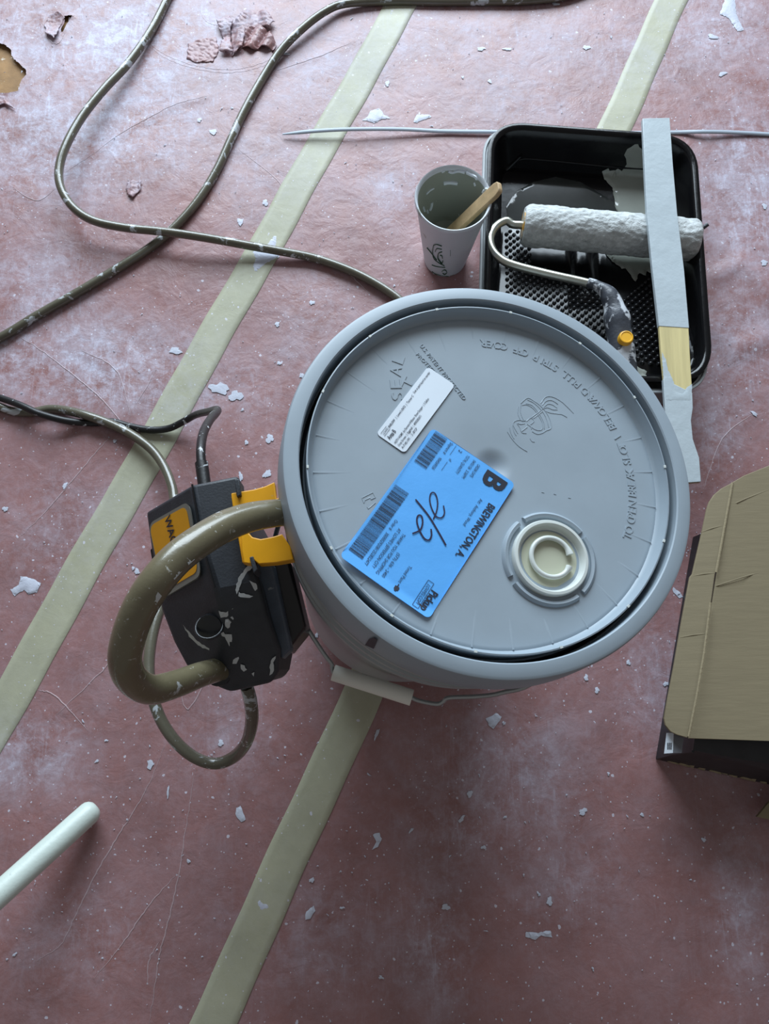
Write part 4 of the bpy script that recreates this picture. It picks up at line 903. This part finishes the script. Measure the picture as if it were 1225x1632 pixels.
# ---------------------------------------------------------------- wooden paint stick across the tray
st = thing('stir_stick', 'long wooden stir stick coated in pale grey paint, lying across tray and roller', 'stick', tuple(P(1062, 500, .07)))
def zs(y): return .0775 + (y - .42) * .088
sp1 = [((1024, 189), (1066, 188)), ((1027, 260), (1071, 260)), ((1031, 340), (1078, 340)), ((1040, 430), (1089, 430)), ((1050, 520), (1097, 523)), ((1053, 560), (1099, 563)), ((1058, 610), (1102, 612)), ((1060, 650), (1103, 650)), ((1060, 672), (1100, 670)), ((1066, 700), (1103, 700)), ((1072, 735), (1113, 730)), ((1075, 771), (1116, 768))]
zst = lambda x, y: zs(y)
def stick_part(rows, extra, th, mat, name, label=None, tweak=None):
    pts = [(onsurf(*a, zst, .08), onsurf(*b, zst, .08)) for a, b in rows]; v = []
    for a, b in pts:
        d = (b - a) / np.linalg.norm(b - a) * extra; v += [(*(a - d)[:2], a[2] + extra), (*(b + d)[:2], b[2] + extra), (*(a - d)[:2], a[2] - th - extra), (*(b + d)[:2], b[2] - th - extra)]
    f = []
    for i in range(len(pts) - 1):
        o = i * 4; f += [(o, o + 1, o + 5, o + 4), (o + 2, o + 6, o + 7, o + 3), (o, o + 4, o + 6, o + 2), (o + 1, o + 3, o + 7, o + 5)]
    f += [(0, 2, 3, 1), (len(v) - 4, len(v) - 3, len(v) - 1, len(v) - 2)]
    g = G(); g.add(v, f); o = obj(name, g, mat, st, 40, bevel=.0006)
    if label: o['label'] = label
    return o
stick_part(sp1[:], 0, .0055, M['wood'], 'bare_wood', 'unpainted pine showing in a band near the middle')
stick_part(sp1[:5], .0005, .0055, M['stickpaint'], 'paint_coat')
low = sp1[6:]; lowrows = [((1055, 585), (1060, 590))]
stick_part([((1057, 604), (1102, 626))] + sp1[7:], .0005, .0055, M['stickpaint'], 'paint_coat')
g = G(); v, f = tess([onsurf(*q, zst, .08)[:2] for q in [(1054, 560), (1060, 572), (1064, 590), (1072, 606), (1076, 622), (1086, 626), (1094, 618), (1102, 612), (1102, 640), (1060, 640), (1057, 610)]], zst, .005, .0008, rag=.001, seed=3); g.add(v, f); obj('paint_coat', g, M['stickpaint'], st)

# ---------------------------------------------------------------- foam cup
cp_ = thing('foam_cup', 'white foam cup with green print, holding leftover grey paint', 'cup', (CUPC[0], CUPC[1], .001))
cb = (CUPC[0], CUPC[1], .001); CR = lambda z: .0300 + (z / .126) * .0165
g = G(); g.lathe([(0, .001), (.027, .001), (.0295, .0), (.0300, .003), (CR(.121), .121), (.0480, .124), (.0484, .1275), (.0474, .130), (.0456, .1290), (.0440, .124)], cb, 72); obj('cup_wall', g, M['cup'], cp_, 50)
g = G(); g.lathe([(.0456, .1288), (.0442, .124), (.0275, .006), (0.0001, .005)], cb, 72); tag(obj('cup_lining', g, M['cupin'], cp_, 60), 'paint-coated inside of the cup')
g = G(); g.lathe([(.0001, .040), (.030, .040), (.0322, .0405)], cb, 56); tag(obj('leftover_paint', g, M['wet'], cp_), 'pool of grey-green paint')
incup = lambda p: math.hypot(p[0] - CUPC[0], p[1] - CUPC[1]) < CR(p[2] - .001)
g = G()
def cupstroke(pts, wd):
    q = []
    for a, b in pts:
        p = hit(640 + a / 3.828, 150 + b / 3.828, incup, .118); dd = p[:2] - CUPC; dd /= np.linalg.norm(dd); q.append(np.array([CUPC[0] + dd[0] * (CR(p[2] - .001) + .0006), CUPC[1] + dd[1] * (CR(p[2] - .001) + .0006), p[2]]))
    g.tube(catmull(q, 4), wd, 5, flat=.5)
for pl, wd in [([(195, 920), (188, 960), (196, 1000), (215, 1020), (240, 1035), (260, 1045)], .0009), ([(195, 920), (215, 915), (245, 925)], .0009), ([(205, 960), (215, 940), (245, 945)], .0007), ([(245, 960), (225, 970), (222, 1000), (245, 1030), (250, 1015)], .0012), ([(235, 980), (245, 985), (248, 1000)], .0010),
        ([(155, 935), (180, 965), (205, 1000), (215, 1010)], .0008), ([(185, 1040), (215, 1050), (265, 1055)], .0008), ([(245, 1080), (262, 1070), (275, 1085), (262, 1098), (250, 1090)], .0009), ([(185, 1080), (215, 1098), (285, 1110)], .0006), ([(296, 950), (296, 985)], .0004)]: cupstroke(pl, wd)
gi = G()
def inner(u, v):
    Rin = lambda z: .0275 + (z - .007) / .118 * .0167
    was = False
    for k in range(500):
        z = .129 - .088 * k / 500; p = P(u, v, z); d_ = math.hypot(p[0] - CUPC[0], p[1] - CUPC[1])
        if d_ < Rin(z) - .0004: was = True
        elif was: return p
    return p
for pl, wd in [([(285, 470), (310, 478), (345, 470), (385, 478)], .0016), ([(255, 545), (290, 540), (340, 545)], .0020), ([(395, 478), (420, 490), (450, 505), (460, 520)], .0018), ([(185, 665), (180, 690), (172, 710)], .0013), ([(150, 610), (170, 590), (195, 575)], .0010), ([(500, 600), (515, 585), (525, 570)], .0022), ([(440, 540), (448, 560)], .0010), ([(155, 710), (160, 725)], .0010), ([(480, 625), (488, 615)], .0010), ([(132, 690), (140, 715)], .0010), ([(245, 478), (262, 468)], .0009)]:
    gi.tube(catmull([inner(640 + a / 3.828, 150 + b / 3.828) for a, b in pl], 4), wd * 1.35, 6)
o_ = obj('bare_patches', gi, M['white'], cp_, 60); o_['kind'] = 'stuff'; o_['label'] = 'white unpainted patches on the inside wall'
g2_ = g; tag(obj('printed_logo', g, M['green'], cp_, 60), 'dark green printed logo')
sk = thing('craft_stick', 'short broken wooden stick standing in the foam cup', 'stick', (CUPC[0] + .01, CUPC[1] + .0, .045))
A = np.array([CUPC[0] - .012, CUPC[1] - .006, .043]); B_ = P(797, 297, .150); d = B_ - A; dn = d / np.linalg.norm(d); sdv = np.cross(dn, [0, 0, 1]); sdv /= np.linalg.norm(sdv); nv = np.cross(sdv, dn)
v = []; prof = [(0, .0075), (.1, .0085), (.5, .0088), (.8, .0092), (.93, .0092), (.985, .0075), (1.0, .0040)]
for t, wd in prof:
    c0 = A + d * t
    for a, b in ((-1, -1), (1, -1), (1, 1), (-1, 1)): v.append(c0 + sdv * a * wd + nv * b * .0032)
f = [(i * 4 + k, i * 4 + (k + 1) % 4, (i + 1) * 4 + (k + 1) % 4, (i + 1) * 4 + k) for i in range(len(prof) - 1) for k in range(4)] + [(3, 2, 1, 0), (24, 25, 26, 27)]
g = G(); g.add(v, f); obj('stick_shaft', g, M['craft'], sk, 30, bevel=.0012)

# ---------------------------------------------------------------- cardboard box with folded-back flap
c1 = P(1045, 1206, .002); c2 = P(1104, 856, .002); ed = (c2 - c1); bd = np.linalg.norm(ed); ey_ = ed / bd; ex_ = np.array([ey_[1], -ey_[0], 0]); 
fr2 = P(1225, 1246, .002); ex_ = (fr2 - c1) / np.linalg.norm(fr2 - c1); BW = .42; BH = .085
bo = thing('cardboard_box', 'black printed cardboard box at right edge with kraft flap folded open', 'box', tuple((c1 + c2) / 2 + ex_ * BW / 2))
def bp(s, t, z): return c1 + ex_ * s + ey_ * t + np.array([0, 0, z])
def wallp(name, quad, th, mat, label=None, parent=bo):
    q = [np.array(p) for p in quad]; n = np.cross(q[1] - q[0], q[3] - q[0]); n /= np.linalg.norm(n); g = G(); g.add([*q, *[p + n * th for p in q]], [(0, 1, 2, 3), (7, 6, 5, 4), (0, 4, 5, 1), (1, 5, 6, 2), (2, 6, 7, 3), (3, 7, 4, 0)])
    o = obj(name, g, mat, parent)
    if label: o['label'] = label
    return o
ins = .006
wallp('side_panel', [bp(0, 0, 0), bp(0, bd, 0), bp(ins, bd, BH), bp(ins, .012, BH)], .003, M['boxblack'])
wallp('side_panel', [bp(BW, 0, 0), bp(BW, bd, 0), bp(BW - ins, bd, BH), bp(BW - ins, .012, BH)], .003, M['boxblack'])
wallp('side_panel', [bp(0, bd, 0), bp(BW, bd, 0), bp(BW - ins, bd - .004, BH), bp(ins, bd - .004, BH)], .003, M['boxblack'])
wallp('front_panel', [bp(0, 0, 0), bp(BW, 0, 0), bp(BW - ins, .036, .052), bp(ins, .018, BH)], .003, M['boxblack'], 'scuffed sloping front panel')
wallp('top_panel', [bp(ins, .014, BH), bp(BW - ins, .030, BH), bp(BW - ins, bd - .004, BH), bp(ins, bd - .004, BH)], .003, M['boxblack'])
wallp('bottom_panel', [bp(.004, .004, .001), bp(BW - .004, .004, .001), bp(BW - .004, bd - .004, .001), bp(.004, bd - .004, .001)], .002, M['kraft'])
# torn paper edges and pale strip along the front
g = G(); rn = random.Random(9)
for k in range(26):
    s0 = .012 + k * .012; L = rn.uniform(.006, .022); a = bp(s0, -.002, .003 + rn.uniform(0, .004)); b = bp(s0 + L, -.003, .003 + rn.uniform(0, .004)); m = bp(s0 + L * .5, .003 + rn.uniform(0, .006), .012 + rn.uniform(0, .008))
    g.add([a, b, m], [(0, 1, 2)])
to = obj('torn_edge', g, M['kraftedge'], bo); to['kind'] = 'stuff'; m_ = to.modifiers.new('t', 'SOLIDIFY'); m_.thickness = .0012
g = G(); g.tube([P(1112, 1209, .012), P(1130, 1214, .012), P(1180, 1227, .012), P(1300, 1254, .012)], .0030, 8, flat=.5); tag(obj('edge_strip', g, M['strip'], bo, 60), 'pale grey strip along the torn front edge')
# shipping sticker on the black top
zb = c1[2] + BH + .0040
def quadpx(name, pts, z, mat, parent, th=.0006):
    g = G(); g.prism([P(u, v, z) for u, v in pts], th); return obj(name, g, mat, parent)
stk = quadpx('box_sticker', [(1062, 1168), (1073, 1168), (1072, 1200), (1058, 1201)], zb, M['white'], bo)
g = G()
for k in range(3):
    for j in range(5):
        u = 1063 + k * 2.6; v_ = 1184 + j * 2.2
        g.prism([P(u, v_, zb + .0004), P(u + 1.9, v_, zb + .0004), P(u + 1.7, v_ + 1.2, zb + .0004), P(u - .2, v_ + 1.2, zb + .0004)], .0002)
obj('sticker_print', g, M['ink'], stk)
quadpx('packing_tape', [(1074, 1168), (1090, 1170), (1086, 1200), (1071, 1200)], zb - .0003, mk('tape_grey', srgb(110, 112, 118), .25), bo)
# kraft flap: main panel and side wing, tilting slightly
ZF = .118
def flz(u): return ZF - .012 * max(0, (1165 - u)) / 60
def flp(name, pts, parent, mat=M['kraft'], th=.0035):
    g = G(); P3 = [P(u, v, flz(u)) for u, v in pts]; g.prism(P3, th); return obj(name, g, mat, parent, 20, bevel=.0006)
fl_ = flp('lid_flap', [(1168, 768), (1185, 758), (1235, 738), (1420, 690), (1420, 1196), (1225, 1181), (1097, 1177), (1100, 1160), (1112, 1110), (1124, 1040), (1134, 965), (1142, 915), (1150, 880), (1158, 830)], bo); fl_['label'] = 'plain kraft inner face of the open flap'
flp('side_wing', [(1167, 769), (1150, 778), (1138, 788), (1130, 800), (1126, 812), (1118, 850), (1103, 915), (1099, 920), (1086, 990), (1074, 1060), (1064, 1112), (1058, 1144), (1060, 1156), (1068, 1166), (1078, 1171), (1095, 1176), (1098, 1160), (1110, 1110), (1122, 1040), (1132, 965), (1139, 916), (1147, 880), (1156, 830)], fl_)
g = G(); g.tube([P(1167, 769, ZF + .0004), P(1156, 830, ZF), P(1147, 880, ZF), P(1141, 912, ZF)], .0014, 8, flat=.4); g.tube([P(1132, 960, ZF), P(1122, 1040, ZF), P(1110, 1110, ZF), P(1097, 1174, ZF - .001)], .0013, 8, flat=.4); obj('fold_crease', g, M['kraftedge'], fl_, 60)
for a, b in (((1104, 918), (1139, 913)), ((1118, 848), (1150, 838)), ((1140, 934), (1225, 908)), ((1083, 1016), (1124, 1010)), ((1150, 812), (1225, 780))):
    g = G(); g.tube([P(*a, flz(a[0]) - .0002), P((a[0] + b[0]) / 2, (a[1] + b[1]) / 2 - 1, flz((a[0] + b[0]) / 2) + .0003), P(*b, flz(b[0]) - .0002)], .0007, 6, flat=.4); obj('dent_line', g, M['kraft'], fl_, 60)
g = G(); g.prism([P(1206, 1302, .03), P(1225, 1279, .03), P(1300, 1230, .03), P(1300, 1320, .03), P(1225, 1306, .03)], .004); tag(obj('cardboard_scrap', g, M['kraft']), 'small kraft cardboard corner poking in at right edge below the box', 'cardboard')

# ---------------------------------------------------------------- white pole
po = thing('extension_pole', 'white painted pole with rounded tip lying at the lower left corner', 'pole', tuple(P(100, 1340, .01)))
a = P(146, 1292, .0155); b = P(0, 1424, .075); d = (b - a) / np.linalg.norm(b - a); L = .9; tip = []
pts = [a - d * .0062, a - d * .0055, a - d * .003, a, a + d * .004] + [a + d * t for t in np.linspace(.02, L, 24)]
rad = [.004, .0075, .0105, .0124, .0131] + [.0133] * 24
g = G(); g.tube(pts, lambda t: rad[min(28, int(round(t * 28)))], 28); obj('pole_tube', g, M['pole'], po, 60)
s1 = P(20, 1398, .082); g = G(); v, f = tess([P(*q, .081)[:2] for q in [(14, 1396), (22, 1393), (25, 1397), (20, 1403), (13, 1404)]], lambda x, y: .0805 - 0 * x, .004, 0, rag=.001, seed=2)
